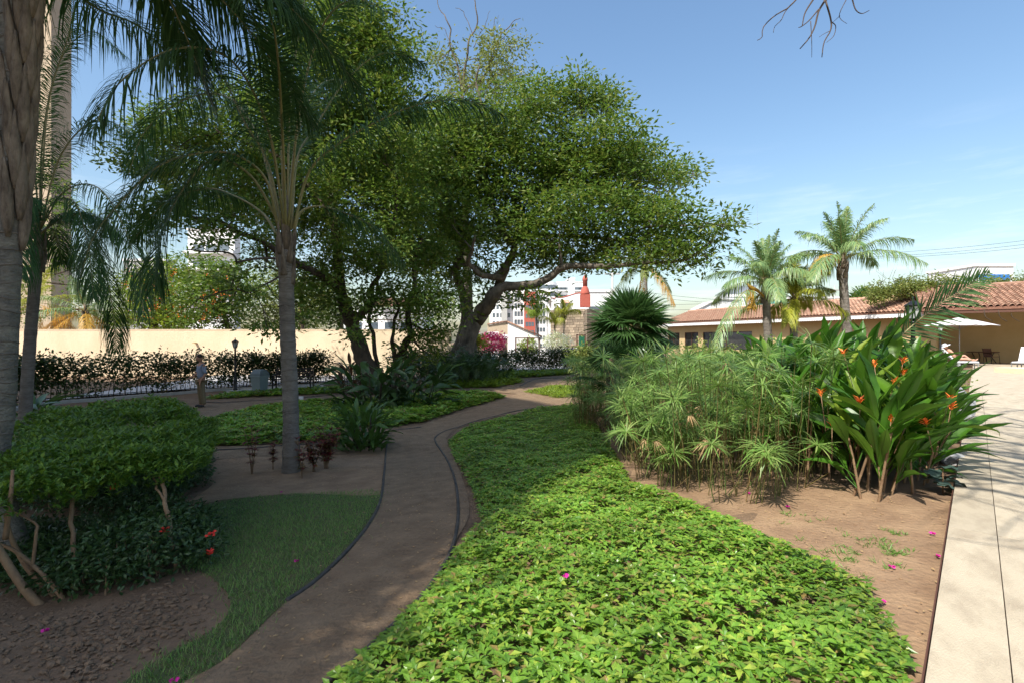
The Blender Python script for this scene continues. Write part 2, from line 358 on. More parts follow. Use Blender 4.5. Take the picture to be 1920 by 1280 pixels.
# terrace: a base sheet with single paving slabs on its near part
def TE(s, t): p = E0 + U_DIR * s + V_DIR * t; return p[0], p[1]
mb = MB()
s0, s1, t1 = -12, 60, 45
q = [TE(s0, .004), TE(s1, .004), TE(s1, t1), TE(s0, t1)]
mb.add([(a, b, -.03) for a, b in q], [(0, 3, 2, 1)], 1)
far0 = 16.8
q = [TE(far0, .0), TE(s1, .0), TE(s1, t1), TE(far0, t1)]
mb.add([(a, b, 0) for a, b in q], [(0, 3, 2, 1)], 0)
q = [TE(s0, 9.87), TE(far0, 9.87), TE(far0, t1), TE(s0, t1)]
mb.add([(a, b, -.0) for a, b in q], [(0, 3, 2, 1)], 0)
a, b = TE(s0, 0), TE(s1, 0)
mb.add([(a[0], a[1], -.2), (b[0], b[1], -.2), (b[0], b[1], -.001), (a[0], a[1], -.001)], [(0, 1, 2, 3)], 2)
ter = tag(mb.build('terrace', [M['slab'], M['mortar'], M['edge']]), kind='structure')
ang = math.atan2(U_DIR[1], U_DIR[0])
def slabmesh(nm, L_, W_):
    g = .0025; m_ = MB(); m_.box(g, L_ - g, -W_ + g, -g, -.028, 0, 0); return m_.mesh(nm, M['slab'])
bord = slabmesh('border_slab', 2.4, .27); big = slabmesh('slab', 2.4, 2.4)
s = -2.4
i = 0
while s < far0 - .1:
    x, y = TE(s, 0); inst(bord, 'slab', ter, (x, y, 0), (0, 0, ang)); 
    for j in range(4):
        x, y = TE(s, .27 + j * 2.4)
        inst(big, 'slab', ter, (x, y, R.uniform(-.0012, .0012)), (0, 0, ang))
    s += 2.4
# metal edging strip on the border of the planting bed
mb = MB(); P_ = np.array([[*TE(s, -.012), -.012] for s in np.linspace(-3, 12.5, 30)]); 
for zz in (0,):
    v = np.concatenate([P_ + [0, 0, -.10], P_, P_ + [V_DIR[0] * .008, V_DIR[1] * .008, 0]]); n = len(P_)
    i = np.arange(n - 1); mb.add(v, np.concatenate([np.stack([i, i + 1, i + 1 + n, i + n], 1), np.stack([i + n, i + n + 1, i + 1 + 2 * n, i + 2 * n], 1)]), 0)
tag(mb.build('edging_strip', M['rust']), 'rusty metal edging strip along the pale terrace paving', 'edging')

# paths, beds, lawn
pathL = [(100, 1420), (330, 1290), (430, 1232), (540, 1128), (620, 1070), (680, 1003), (712, 945), (720, 880), (727, 832)]
pathR = [(480, 1420), (620, 1280), (720, 1192), (800, 1112), (852, 1020), (880, 960), (868, 900), (848, 850), (836, 822)]
A = np.array([G(*p)[:2] for p in pathL]); B = np.array([G(*p)[:2] for p in pathR])
main = np.vstack([catmull(A, 50), [G(738, 806)[:2], G(786, 798)[:2], G(822, 786)[:2], G(880, 768)[:2], G(945, 748)[:2], G(968, 738)[:2], G(905, 733)[:2], G(840, 733)[:2], G(840, 727)[:2], G(930, 727)[:2], G(975, 718)[:2], G(1010, 708)[:2], G(1060, 706)[:2], G(1200, 712)[:2], G(1200, 735)[:2], G(1085, 752)[:2], G(1000, 768)[:2], G(935, 780)[:2], G(880, 795)[:2], G(850, 806)[:2]], catmull(B[::-1], 50)])
sheet('path', main, .012, M['path'], .3)
sheet('footpath', wpoly([(0, 925), (0, 885), (150, 862), (380, 838), (560, 832), (650, 836), (650, 852), (560, 852), (390, 862), (180, 900)]), .010, M['path'], .4)
sheet('track', wpoly([(60, 800), (380, 757), (480, 750), (640, 739), (840, 727), (840, 733), (700, 744), (560, 752), (500, 764), (380, 790), (60, 850)]), .011, M['path'], .6)
sheet('dirt_bed', closed(wpoly([(352, 945), (400, 905), (385, 868), (480, 856), (560, 853), (640, 852), (721, 840), (716, 900), (708, 928), (560, 925), (440, 935)]), 8), .008, M['bed'], .3)
lawn = closed(wpoly([(330, 968), (440, 936), (560, 926), (640, 922), (712, 922), (706, 950), (675, 1000), (612, 1068), (538, 1126), (430, 1228), (330, 1288), (215, 1300), (300, 1235), (400, 1180), (432, 1130), (400, 1085), (330, 1040)]), 8)
sheet('lawn', lawn, .006, M['turf'], .3)
sheet('dirt', wpoly([(1150, 850), (1200, 840), (1500, 900), (1790, 940), (1768, 1040), (1736, 1275), (1690, 1290), (1640, 1130), (1450, 1010), (1180, 915)]), .004, M['bed'], .3)
# driveway behind the hedge and kerb line
kerbpts = np.array([G(20, 772)[:2], G(110, 757)[:2], G(360, 737)[:2], G(526, 726)[:2], G(640, 719)[:2], G(800, 710)[:2], G(1000, 699)[:2], G(1120, 696)[:2]])
kc = catmull(kerbpts, 60)
nrm = unit(np.column_stack([-np.gradient(kc[:, 1]), np.gradient(kc[:, 0])]))
mb = MB()
for a0, a1, z0, z1 in ((0, .32, -.2, .10),):
    z = terr(kc[:, 0], kc[:, 1])
    q = [np.column_stack([kc + nrm * a0, z + z0]), np.column_stack([kc + nrm * a0, z + z1]), np.column_stack([kc + nrm * a1, z + z1]), np.column_stack([kc + nrm * a1, z + z0])]
    v = np.concatenate(q); n = len(kc); i = np.arange(n - 1)
    mb.add(v, np.concatenate([np.stack([i + j * n, i + 1 + j * n, i + 1 + (j + 1) * n, i + (j + 1) * n], 1) for j in range(3)]), 0)
tag(mb.build('kerb', M['kerb']), kind='structure')
mb = MB(); a = kc + nrm * 1.3; zz = -.68
v = np.concatenate([np.column_stack([a, np.full(len(a), zz)]), np.column_stack([a[:, 0] * 1.3, np.full(len(a), 70.), np.full(len(a), zz)])]); n = len(a); i = np.arange(n - 1)
mb.add(v, np.stack([i, i + 1, i + 1 + n, i + n], 1), 0)
tag(mb.build('driveway', M['road']), kind='structure')
# concrete pad under bench and bin
pad = np.array([G(452, 737)[:2], G(620, 730)[:2], G(598, 722)[:2], G(450, 729)[:2]])
mb = MB(); zt = -.66
v = [(p[0], p[1], zt) for p in pad] + [(p[0], p[1], -.9) for p in pad]
mb.add(v, [(0, 1, 2, 3), (0, 4, 5, 1), (1, 5, 6, 2), (2, 6, 7, 3), (3, 7, 4, 0)], 0)
tag(mb.build('concrete_pad', M['kerb']), kind='structure')

# garden hose edging along the path
def hose(px, label, r=.017):
    p = np.array([G(a, b) for a, b in px]); c = catmull(p, len(p) * 10); c[:, 2] = terr(c[:, 0], c[:, 1]) + r * .8
    c[:, :2] += np.cumsum(R.normal(0, .0015, (len(c), 2)), 0) * .4
    m_ = MB(); m_.tube(c, r, 8); o = m_.build('edging_tube', M['hose']); return tag(o, label, 'edging', 'black edging tubes along the paths')
hose([(600, 1296), (640, 1262), (720, 1192), (800, 1108), (846, 1030), (858, 965), (853, 905), (835, 858), (818, 832), (816, 820), (835, 808), (862, 800), (905, 786), (960, 772), (1010, 764)], 'longest black edging tube, right beside the lush ground cover')
hose([(536, 1130), (590, 1092), (650, 1034), (690, 985), (712, 940), (720, 885), (723, 850), (726, 826)], 'black edging tube between the lawn and the curving dirt path')
hose([(712, 812), (740, 807), (790, 801)], 'short black edging tube below the broad leaved ginger clump')
hose([(385, 845), (450, 842), (540, 835), (610, 832)], 'black edging tube behind the queen palm trunk')
hose([(378, 753), (420, 755), (480, 751), (560, 746), (650, 738)], 'black edging tube on the reddish track behind the standing man')
hose([(838, 735), (880, 735), (915, 731), (930, 735)], 'curled black edging tube end in front of the big fig tree ferns')
hose([(975, 724), (990, 716), (1010, 710), (1060, 708)], 'far black edging tube on the bend beside the long hedge', .03)

# ---------------------------------------------------------------- cream boundary wall
WY = 32.0; wt = P(400, 617.5, WY)[2]
wl = thing('boundary_wall', 'long cream stucco garden wall behind the leafy hedge', 'wall', (-20, WY, -.8))
mb = MB(); mb.box(-14, 16.2, 0, .25, 0, wt + .8 - .05); mb.build('wall_face', M['stucco'], wl)
mb = MB(); mb.box(-14.02, 16.22, -.02, .27, wt + .8 - .048, wt + .8); mb.build('coping', M['stucco'], wl)
bx = P(367, 643, WY)
tag(MB().box(-.03, .10, -.3, 0, -.035, .035).build('wall_bracket', M['tan'], None, (bx[0], WY, bx[2])), 'small bracket sticking out of the cream wall above the man', 'bracket')

# ---------------------------------------------------------------- lamp posts
def lamp(name, label, x, y, z, h, base=True):
    t = thing(name, label, 'lamp post', (x, y, z), 0, 'black lantern lamp posts in the garden')
    if base: MB().box(-.26, .26, -.26, .26, -.1, .14).build('plinth', M['kerb'], t)
    b = .14 if base else 0
    prof = [(.085, b), (.085, b + .05), (.065, b + .07), (.07, b + .35), (.078, b + .42), (.05, b + .46), (.042, b + .52), (.040, h * .6), (.034, h - .42), (.055, h - .41), (.055, h - .385), (.03, h - .375), (.03, h - .35)]
    MB().lathe(prof, 14).build('post', M['iron'], t)
    mb = MB()
    mb.lathe([(.045, h - .35), (.075, h - .335), (.075, h - .325), (.05, h - .32)], 6)
    for q in range(4):
        a = q * math.pi / 2 + math.pi / 4
        mb.tube([(math.cos(a) * .07, math.sin(a) * .07, h - .33), (math.cos(a) * .115, math.sin(a) * .115, h - .10)], .008, 5)
    mb.box(-.1, .1, -.1, .1, h - .10, h - .085)
    fr = mb.build('lantern', M['iron'], t)
    g = MB(); r0, r1 = .045, .078
    v = [(sx * r0, sy * r0, h - .32) for sx, sy in ((-1, -1), (1, -1), (1, 1), (-1, 1))] + [(sx * r1, sy * r1, h - .101) for sx, sy in ((-1, -1), (1, -1), (1, 1), (-1, 1))]
    g.add(v, [(0, 1, 5, 4), (1, 2, 6, 5), (2, 3, 7, 6), (3, 0, 4, 7)], 0).build('glass', M['lamp_glass'], fr)
    c = MB(); c.lathe([(.155, h - .085), (.15, h - .07), (.07, h - .02), (.045, h + .0), (.02, h + .01), (.015, h + .04), (.022, h + .06), (.002, h + .09)], 6, sm=False)
    c.build('cap', M['iron'], t); return t
p = G(441, 738); lamp('street_lamp', 'black lantern post on a square concrete plinth beside the hedge', p[0], p[1], p[2] + .02, 2.2)
p = P(1712, 640, 9.6); lamp('street_lamp.001', 'close dark lamp post rising behind the orange flowered leaves', p[0], p[1], -.12, 2.27, False)
p = P(1763, 640, 26.6); lamp('street_lamp.002', 'slim black lamp post standing beside the sunbather on the terrace', p[0], p[1], 0, 2.25, False)

# ---------------------------------------------------------------- bench, bin, small sign, railing
p = G(487, 737)
t = thing('trash_bin', 'grey swing lid trash bin standing beside the bench', 'trash bin', (p[0], p[1], -.66), math.radians(-18))
mb = MB(); v = []
for (hw, z) in ((.19, .0), (.25, .66)):
    v += [(sx * hw, sy * hw, z) for sx, sy in ((-1, -1), (1, -1), (1, 1), (-1, 1))]
mb.add(v, [(0, 1, 5, 4), (1, 2, 6, 5), (2, 3, 7, 6), (3, 0, 4, 7), (3, 2, 1, 0)], 0); mb.box(-.265, .265, -.265, .265, .62, .67); mb.build('bin_body', M['bin'], t)
mb = MB(); v = [(sx * .262, sy * .262, .672) for sx, sy in ((-1, -1), (1, -1), (1, 1), (-1, 1))] + [(sx * .25, sy * .25, .76) for sx, sy in ((-1, -1), (1, -1), (1, 1), (-1, 1))] + [(sx * .2, sy * .13, .91) for sx, sy in ((-1, -1), (1, -1), (1, 1), (-1, 1))]
mb.add(v, [(0, 1, 5, 4), (1, 2, 6, 5), (2, 3, 7, 6), (3, 0, 4, 7), (4, 5, 9, 8), (5, 6, 10, 9), (6, 7, 11, 10), (7, 4, 8, 11), (8, 9, 10, 11)], 0); mb.build('lid', M['binlid'], t)
p = G(546, 734)
t = thing('park_bench', 'dark slatted garden bench half hidden behind the queen palm trunk', 'bench', (p[0], p[1] + .2, -.66), math.radians(6))
for sx in (-.78, .78):
    mb = MB(); mb.box(sx - .025, sx + .025, -.25, -.2, 0, .62); mb.box(sx - .025, sx + .025, .2, .25, 0, .88); mb.box(sx - .03, sx + .03, -.27, .25, .6, .64); mb.box(sx - .02, sx + .02, -.25, .25, .37, .41); mb.build('leg', M['iron'], t)
sl = MB().box(-.8, .8, 0, .07, 0, .025).mesh('slat', M['slat'])
for j in range(5): inst(sl, 'slat', t, (0, -.24 + j * .095, .412))
for j in range(4): inst(sl, 'slat', t, (0, .2 - j * .0, .52 + j * .105), (math.radians(82), 0, 0))
p = G(563, 751)
tag(MB().box(-.11, .11, 0, .012, .05, .17).box(-.01, .01, .012, .02, -.1, .1).build('garden_sign', M['white'], None, (p[0], p[1], p[2])), 'tiny white plant sign in the ground cover beside the track', 'sign')
rail = thing('railing', 'low thin black railing running along the back of the kerb', 'railing')
rc = kc + nrm * .5; rz_ = terr(rc[:, 0], rc[:, 1]); mb = MB()
mb.tube(np.column_stack([rc, rz_ + .17]), .015, 5); mb.build('rail', M['iron'], rail)
post = MB().tube([(0, 0, -.2), (0, 0, .17)], .012, 5).mesh('post', M['iron'])
for q in range(0, len(rc), 3): inst(post, 'post', rail, (rc[q, 0], rc[q, 1], rz_[q]))
# ================================================================ BUILDINGS
def tilemesh():
    m_ = MB(); n = 6; th = np.linspace(0, math.pi, n); v = []
    for y, r, h in ((0, .125, .03), (.46, .10, -.01)):
        v += [(math.cos(a) * r, y, math.sin(a) * r * .85 + h) for a in th]
    v += [(math.cos(a) * .107, .0, math.sin(a) * .107 * .85 + .03) for a in th]
    f = [(i, i + 1, n + i + 1, n + i) for i in range(n - 1)] + [(i + 1, i, 2 * n + i, 2 * n + i + 1) for i in range(n - 1)]
    m_.add(v, f, 0, True); return m_.mesh('tile', M['tile'])
TILE = tilemesh()
def tileroof(parent, A, e, up, Ln, D, rise, z, pitch, keep, thick=.10, far_end=False):
    """sloped roof sheet with barrel tiles; the first `keep` columns are single tiles, the rest one joined part"""
    e = unit(np.array(e)); up = unit(np.array(up)); A = np.array(A)
    def at(s, t, dz=0): p = A + e * s + up * t; return (p[0], p[1], z + rise * t / D + dz)
    m_ = MB(); m_.add([at(0, 0), at(Ln, 0), at(Ln, D), at(0, D), at(0, 0, -thick), at(Ln, 0, -thick), at(Ln, D, -thick), at(0, D, -thick)],
                      [(0, 1, 2, 3), (7, 6, 5, 4), (0, 4, 5, 1), (1, 5, 6, 2), (2, 6, 7, 3), (3, 7, 4, 0)]); m_.build('roof', M['tile_bed'], parent)
    sl = math.sqrt(D * D + rise * rise); nr = int(sl / .38); nc = int(Ln / pitch); rz = math.atan2(up[1], up[0]) - math.pi / 2; rx = math.atan2(rise, D)
    rest = MB(); tv = np.array([v.co[:] for v in TILE.vertices]); tf = np.array([list(p.vertices) for p in TILE.polygons])
    Rm = (Matrix.Rotation(rz, 3, 'Z') @ Matrix.Rotation(rx, 3, 'X'))
    for c in range(nc):
        for r in range(nr):
            t_ = -.06 + r * .38 * D / sl; p = at(c * pitch + pitch / 2, t_, .012 + r * .0005)
            j = R.normal(0, .02, 3)
            if c < keep: inst(TILE, 'tile', parent, p, (rx + j[0] * .6, 0, rz + j[1]), (1, 1, 1))
            else:
                rr = np.array(Matrix.Rotation(rz + j[1], 3, 'Z') @ Matrix.Rotation(rx, 3, 'X'))
                rest.add(tv @ rr.T + np.array(p), tf, 0, True)
    # ridge row
    if rest.n: tag(rest.build('tiles', M['tile'], parent), kind='stuff')
    rg = MB(); q = np.array([at(s, D + .02, .03) for s in np.linspace(0, Ln, max(3, int(Ln / .45)))])
    rg.tube(q, .13, 8); rg.build('ridge', M['tile'], parent)

# left wing of the pool house
LW = thing('pool_house', 'low tan pool house wing with white scalloped fascia and dark windows', 'building', (26.7, 34.6, 0))
LW.location = (0, 0, 0)
A = np.array([26.7, 34.6]); e = unit(np.array([16.7 - 26.7, 56.5 - 34.6])); up = np.array([e[1], -e[0]])
EZ = 3.42
tileroof(LW, A - e * 1.0, e, up, 25.5, 4.0, 1.35, EZ, .285, 30)
mb = MB(); an = math.atan2(e[1], e[0])
# fascia: board with scalloped lower edge
for s in np.arange(-1, 24.4, .2):
    p = A + e * s + up * .04
    mb.box(0, .198, -.03, 0, EZ - .36, EZ - .10, 0, an, (p[0], p[1], 0))
    th = np.linspace(math.pi, 2 * math.pi, 5); v = [(.1 + math.cos(a) * .098, 0, EZ - .36 + math.sin(a) * .05) for a in th]
    c_, s_ = math.cos(an), math.sin(an); v = [(p[0] + x * c_ - y * s_, p[1] + x * s_ + y * c_, z) for x, y, z in v]; mb.add(v, [(0, 1, 2, 3, 4)])
mb.build('fascia', M['white'], LW)
WB = 1.0
def wallpt(px):  # arc length on the wing's wall seen at a pixel column
    k = (px - 960) / F; o = A + up * WB; s = (k * o[1] - o[0]) / (e[0] - k * e[1]); return s
def wseg(name, m_, s0, s1, z0, z1, off=0., th=.2, par=LW):
    o = A + up * (WB - off); mb = MB(); p = o + e * s0
    mb.box(0, s1 - s0, -th, 0, z0, z1, 0, an, (p[0], p[1], 0)); return mb.build(name, m_, par)
wins = [(wallpt(1410), wallpt(1318)), (wallpt(1309), wallpt(1284)), (wallpt(1274), wallpt(1252))]
zb, zt_ = .62, 2.35
prev = -1.2
for (a0, a1) in wins:
    wseg('wall', M['tan'], prev, a0, -.3, EZ - .1); wseg('wall', M['tan'], a0, a1, -.3, zb); wseg('wall', M['tan'], a0, a1, zt_, EZ - .1)
    wseg('window', M['darkglass'], a0, a1, zb, zt_, -.10, .03)
    fr = MB(); o = A + up * (WB + .06); p = o + e * a0; W_ = a1 - a0
    for x in (0, W_ / 2 - .03, W_ - .06): fr.box(x, x + .06, 0, .03, zb, zt_, 0, an, (p[0], p[1], 0))
    fr.box(0, W_, 0, .03, zt_ - .06, zt_ + .001, 0, an, (p[0], p[1], 0)); fr.build('window_frame', M['rust'], LW)
    prev = a1
wseg('wall', M['tan'], prev, 24.4, -.3, EZ - .1)
# right wing: roof porch with a deep shaded back wall
RW = thing('pool_pavilion', 'open tiled pavilion with deep shaded tan back wall beyond the loungers', 'building')
A2 = np.array([25.75, 31.85]); e2 = unit(np.array([.764, -.645])); u2 = np.array([.645, .764]); an2 = math.atan2(e2[1], e2[0])
tileroof(RW, A2 - e2 * .2, e2, [.56, .83], 13, 6.2, 1.75, EZ, .30, 27, .16)
p = A2 + u2 * .05 - e2 * .2
MB().box(0, 13, -.0, .16, EZ - .34, EZ - .14, 0, an2, (p[0], p[1], 0)).build('beam', M['rust'], RW)
p = A2 + u2 * 6.0 - e2 * 3.5
MB().box(0, 18, 0, .25, -.03, EZ + 1.35, 0, an2, (p[0], p[1], 0)).build('wall', M['tan'], RW)
p = A2 + e2 * 12.6
MB().box(0, .4, 0, 6, -.03, EZ, 0, an2, (p[0], p[1], 0)).build('column', M['tan'], RW)

# generic blocks
WIN = {}
def winmesh(w_, h_, m_, d=.06):
    k_ = (w_, h_, m_.name)
    if k_ not in WIN:
        mb = MB(); mb.box(-w_ / 2, w_ / 2, -d, d, -h_ / 2, h_ / 2); WIN[k_] = mb.mesh('window', m_)
    return WIN[k_]
def block(name, label, x0p, x1p, ytp, Y, depth, m_, cat='building', rows=0, cols=0, wsz=(.8, 1.2), wm=None, top=None, bottom=-2., balc=False, mx=.1, r0=.06, group=None):
    x0, x1 = (x0p - 960) / F * Y, (x1p - 960) / F * Y; z1 = CAM_Z + (640 - ytp) / F * Y
    t = thing(name, label, cat, (x0, Y, bottom), 0, group); w_, h_ = x1 - x0, z1 - bottom
    MB().box(0, w_, 0, depth, 0, h_).build('wall', m_, t)
    MB().box(-.15, w_ + .15, -.15, depth + .15, h_ + .002, h_ + .35).build('parapet', M['white'] if m_ is not M['beige'] else M['beige'], t)
    if rows:
        wme = winmesh(wsz[0], wsz[1], wm or M['glass'])
        vis = h_ * (1 - r0)
        for r in range(rows):
            zc = h_ - (h_ * r0) - (r + .5) * (wsz[1] * 2.3 if top is None else top)
            for c in range(cols):
                xc = w_ * mx + (w_ * (1 - 2 * mx)) * (c + .5) / cols
                inst(wme, 'window', t, (xc, 0, zc))
            if balc: MB().box(-.3, w_ + .3, -1.1, -.01, zc - wsz[1] * .62 - .12, zc - wsz[1] * .62 + .35).build('balcony', M['white'], t)
    return t
block('apartment_tower', 'tall beige apartment tower rising behind the palm fronds', -60, 96, -60, 100, 4.6, M['beige'], rows=13, cols=3, wsz=(1.3, 1.5), top=3.1, balc=False, r0=.03, bottom=-2)
block('hotel_building', 'white hotel with balconies seen through the dark leaves', 352, 440, 432, 95, 2, M['white'], rows=4, cols=3, wsz=(2.0, 1.5), top=3.0, balc=True, r0=.08)
block('hotel_building.001', 'blue grey block between palm fronds and tulip tree', 232, 310, 490, 80, 2, M['grey'], rows=4, cols=4, wsz=(1.5, 1.4), top=3.0, r0=.06)
block('white_house', 'white walled house behind the cream wall past the dark tree trunks', 640, 790, 585, 62, 10, M['white'], rows=1, cols=4, wsz=(1.1, 1.2), top=2.6, r0=.08)
t = thing('tiled_roof', 'low red tiled roof seen between the two dark tree trunks', 'roof', (0, 0, 0)); tileroof(t, ((690 - 960) / F * 58, 58), (1, 0), (0, 1), 4.6, 3, 1.0, CAM_Z + 66 / F * 58, .34, 99)
for i in range(6):
    pass
t_hi = 190
block('high_rise', 'white high rise with grey strip partly behind the fig tree limb', 918, 962, 548, t_hi, 20, M['white'], rows=8, cols=5, wsz=(.9, 1.6), top=3.0, r0=.05)
block('high_rise.001', 'plain pale grey tower slab between white high rises', 940, 951, 543, t_hi - 3, 10, M['grey'])
block('high_rise.002', 'white high rise with narrow slit windows beside the red block', 962, 983, 545, t_hi - 1, 20, M['white'], rows=8, cols=3, wsz=(.9, 1.8), top=3.0, r0=.05)
block('high_rise.003', 'bright red apartment block between two white high rises', 983, 1003.5, 547, t_hi - 4, 20, M['red'], rows=8, cols=3, wsz=(.9, 1.5), top=3.0, r0=.06)
block('high_rise.004', 'white high rise with a column of dark windows right of the red block', 1003.5, 1025, 546, t_hi - 2, 20, M['white'], rows=8, cols=3, wsz=(.9, 1.5), top=2.9, r0=.05)
# rounded balcony tower
def roundtower(label, pxc, rp, ytp, Y, floors, name):
    x = (pxc - 960) / F * Y; r = rp / F * Y; z1 = CAM_Z + (640 - ytp) / F * Y
    t = thing(name, label, 'building', (x, Y + r, -2)); h = z1 + 2
    MB().lathe([(r * .9, 0), (r * .9, h)], 20, sm=False).build('wall', M['white'], t)
    gl = MB().lathe([(r * .92, 0), (r * .92, 1.7)], 20, sm=False).mesh('window', M['glass'])
    bl = MB().lathe([(r, 0), (r * 1.02, .05), (r * 1.02, 1.2), (r, 1.25)], 20, sm=False).mesh('balcony', M['white'])
    for i in range(floors):
        inst(gl, 'window', t, (0, 0, h - 3 - i * 3.1)); inst(bl, 'balcony', t, (0, 0, h - 4.3 - i * 3.1))
roundtower('white round high rise with curved balconies behind the fig branch', 1026, 23, 528, t_hi + 20, 6, 'round_tower')
block('high_rise.005', 'white stepped high rise with long balcony bands right of the round one', 1044, 1068, 530, t_hi + 24, 16, M['white'], rows=5, cols=3, wsz=(2.6, 1.4), top=3.2, balc=True, r0=.04)
block('high_rise.006', 'blank white stair tower among the distant high rises', 1066, 1078, 523, t_hi + 21, 16, M['white'])
block('high_rise.007', 'white flats with stacked balconies directly left of the red cupola', 1078, 1096, 530, t_hi + 12, 16, M['white'], rows=5, cols=2, wsz=(2.4, 1.4), top=3.0, balc=True, r0=.04)
# white house with wavy parapet above the stone building
Y = 72.
t = thing('white_villa', 'white villa wall with wavy red trimmed parapet and small niche', 'building', (0, 0, 0))
xs = np.linspace(1034, 1102, 35); top = 556 + 3 * np.sin((xs - 1034) / 11) - (xs - 1034) * .06 + np.where(xs < 1042, 3, 0)
fx = (xs - 960) / F * Y; fz = CAM_Z + (640 - top) / F * Y; n = len(fx)
v = np.concatenate([np.column_stack([fx, fx * 0 + Y, fx * 0 - 1]), np.column_stack([fx, fx * 0 + Y, fz]), np.column_stack([fx, fx * 0 + Y + 8, fz]), np.column_stack([fx, fx * 0 + Y + 8, fx * 0 - 1])])
i = np.arange(n - 1); mb = MB(); mb.add(v, np.concatenate([np.stack([i + j * n, i + 1 + j * n, i + 1 + (j + 1) * n, i + (j + 1) * n], 1) for j in range(3)])); mb.build('wall', M['white'], t)
MB().tube(np.column_stack([fx, fx * 0 + Y, fz]), .08, 6).build('trim', M['red'], t)
p = P(1060, 572, Y); mb = MB(); mb.box(-.35, .35, -.3, 0, -.5, .3, 0, 0, p); mb.build('niche', M['grey'], t); MB().add([(p[0] - .5, Y - .6, p[2] + .25), (p[0] + .5, Y - .6, p[2] + .25), (p[0] + .5, Y, p[2] + .7), (p[0] - .5, Y, p[2] + .7)], [(0, 1, 2, 3)]).build('hood', M['tile'], t)
block('white_annex', 'white rooftop annex with dark window behind the fan palm', 1100, 1150, 548, 70, 8, M['white'], rows=1, cols=2, wsz=(1.6, 1.4), top=2.9, r0=.12)
# cupola
c0 = P(1097, 556, 66)
t = thing('red_cupola', 'red domed cupola with a lantern on the white villa roof', 'cupola', c0)
MB().box(-.6, .6, -.6, .6, -1.4, .2).build('base', M['red'], t)
MB().lathe([(.62, .2), (.6, .45), (.5, .85), (.36, 1.15), (.26, 1.3)], 14).build('dome', M['red'], t)
MB().lathe([(.3, 1.3), (.3, 2.0), (.36, 2.05), (.33, 2.3), (.2, 2.6), (.05, 2.75), (.02, 3.0)], 10).build('lantern', M['red'], t)
# stone clad building seen on its corner
t = thing('stone_building', 'brown stone clad building corner behind the fan palm', 'building')
C0 = np.array([(1100 - 960) / F * 58., 58.]); dl = np.array([-.80, .60]); dr = np.array([.72, .69]); hz = CAM_Z + 60 / F * 58
def face(o, d, Ln, dx, nm):
    an_ = math.atan2(d[1], d[0]); mb = MB(); mb.box(0, Ln, 0, .3, -1, hz - .02, 0, an_, (o[0], o[1], 0)); mb.build('wall', M['stone_joint'], t); return an_
aL = math.atan2(-dl[1], -dl[0]); oL = C0 + dl * 4.8
face(oL, -dl, 4.8, 0, ''); face(C0, dr, 5.5, 0, '')
blk = {w_: MB().box(0, w_ - .03, -.05, 0, 0, .27).mesh('stone', M['stone']) for w_ in (.5, .7, .9)}
for (o, d, Ln, kk) in ((oL, -dl, 4.8, 9), (C0, dr, 5.5, 7)):
    an_ = math.atan2(d[1], d[0])
    for r in range(14):
        x = 0.
        while x < Ln - .2:
            w_ = random.choice((.5, .7, .9)); 
            if x + w_ > Ln: w_ = .5
            if x + w_ > Ln + .06: break
            q = o + d * x; inst(blk[w_], 'stone', t, (q[0], q[1], .9 + r * .30), (0, 0, an_), (1, random.uniform(.6, 1.3), 1)); x += w_
dq = P(1092, 652, 57.2)
MB().box(-.35, .35, 0, .1, -.3, 1.35, 0, 0, (dq[0], dq[1] + .3, dq[2])).build('door', mat('green_door', (.01, .10, .05)), t)
MB().box(-1.25, -1.1, 0, .12, -.3, 1.5, 0, 0, (dq[0] + .6, dq[1] + .2, dq[2])).box(-.3, -.2, 0, .12, -.3, 1.5, 0, 0, (dq[0] + .6, dq[1] + .2, dq[2])).box(-1.25, -.2, 0, .12, 1.42, 1.5, 0, 0, (dq[0] + .6, dq[1] + .2, dq[2])).build('door_frame', M['rust'], t)
# gabled cottage
Yc = 50.; t = thing('gabled_cottage', 'small pale cottage with red tile edged gable beyond the hedge', 'building')
xL, xM, xR = [(q - 960) / F * Yc for q in (914, 952, 1010)]
zt2 = CAM_Z + 36 / F * Yc; zl = CAM_Z + 30 / F * Yc; zr = CAM_Z + 8 / F * Yc
mb = MB(); mb.add([(xL, Yc + .0, -1), (xM, Yc, -1), (xM, Yc, zt2), (xL, Yc, zl)], [(0, 1, 2, 3)]); mb.build('wall', M['beige'], t)
mb = MB(); mb.add([(xM, Yc, -1), (xR, Yc + .01, -1), (xR, Yc + .01, zr), (xM, Yc, zt2), (xR, Yc + 6, -1), (xR, Yc + 6, zr), (xM, Yc + 6, zt2)], [(0, 1, 2, 3), (1, 4, 5, 2), (3, 2, 5, 6)]); mb.build('wall', M['white'], t)
MB().tube([(xM - .1, Yc - .1, zt2 + .08), (xR + .3, Yc - .1, zr + .06)], .09, 6).tube([(xM, Yc - .1, zt2 + .08), (xL, Yc - .1, zl + .1)], .09, 6).build('roof_edge', M['tile'], t)
Yg = 47.
t = thing('garden_wall', 'low white wall with brown barred gate beyond the hedge', 'wall')
for a0, a1, yt in ((914, 935, 622), (952, 966, 632), (1012, 1084, 652)):
    MB().box((a0 - 960) / F * Yg, (a1 - 960) / F * Yg, 0, .25, -1, CAM_Z + (640 - yt) / F * Yg, 0, 0, (0, Yg, 0)).build('wall', M['white'], t)
mb = MB().box(-.0, .10, 0, .06, 0, 1.0); bar = MB().box(-.012, .012, 0, .02, 0, 1.25).mesh('bar', M['rust'])
x0, x1 = (967 - 960) / F * Yg, (1012 - 960) / F * Yg; z0 = CAM_Z - 20 / F * Yg
fr = MB(); 
for x in (x0, (x0 + x1) / 2, x1): fr.box(x - .06, x + .06, Yg, Yg + .08, z0, z0 + 1.35)
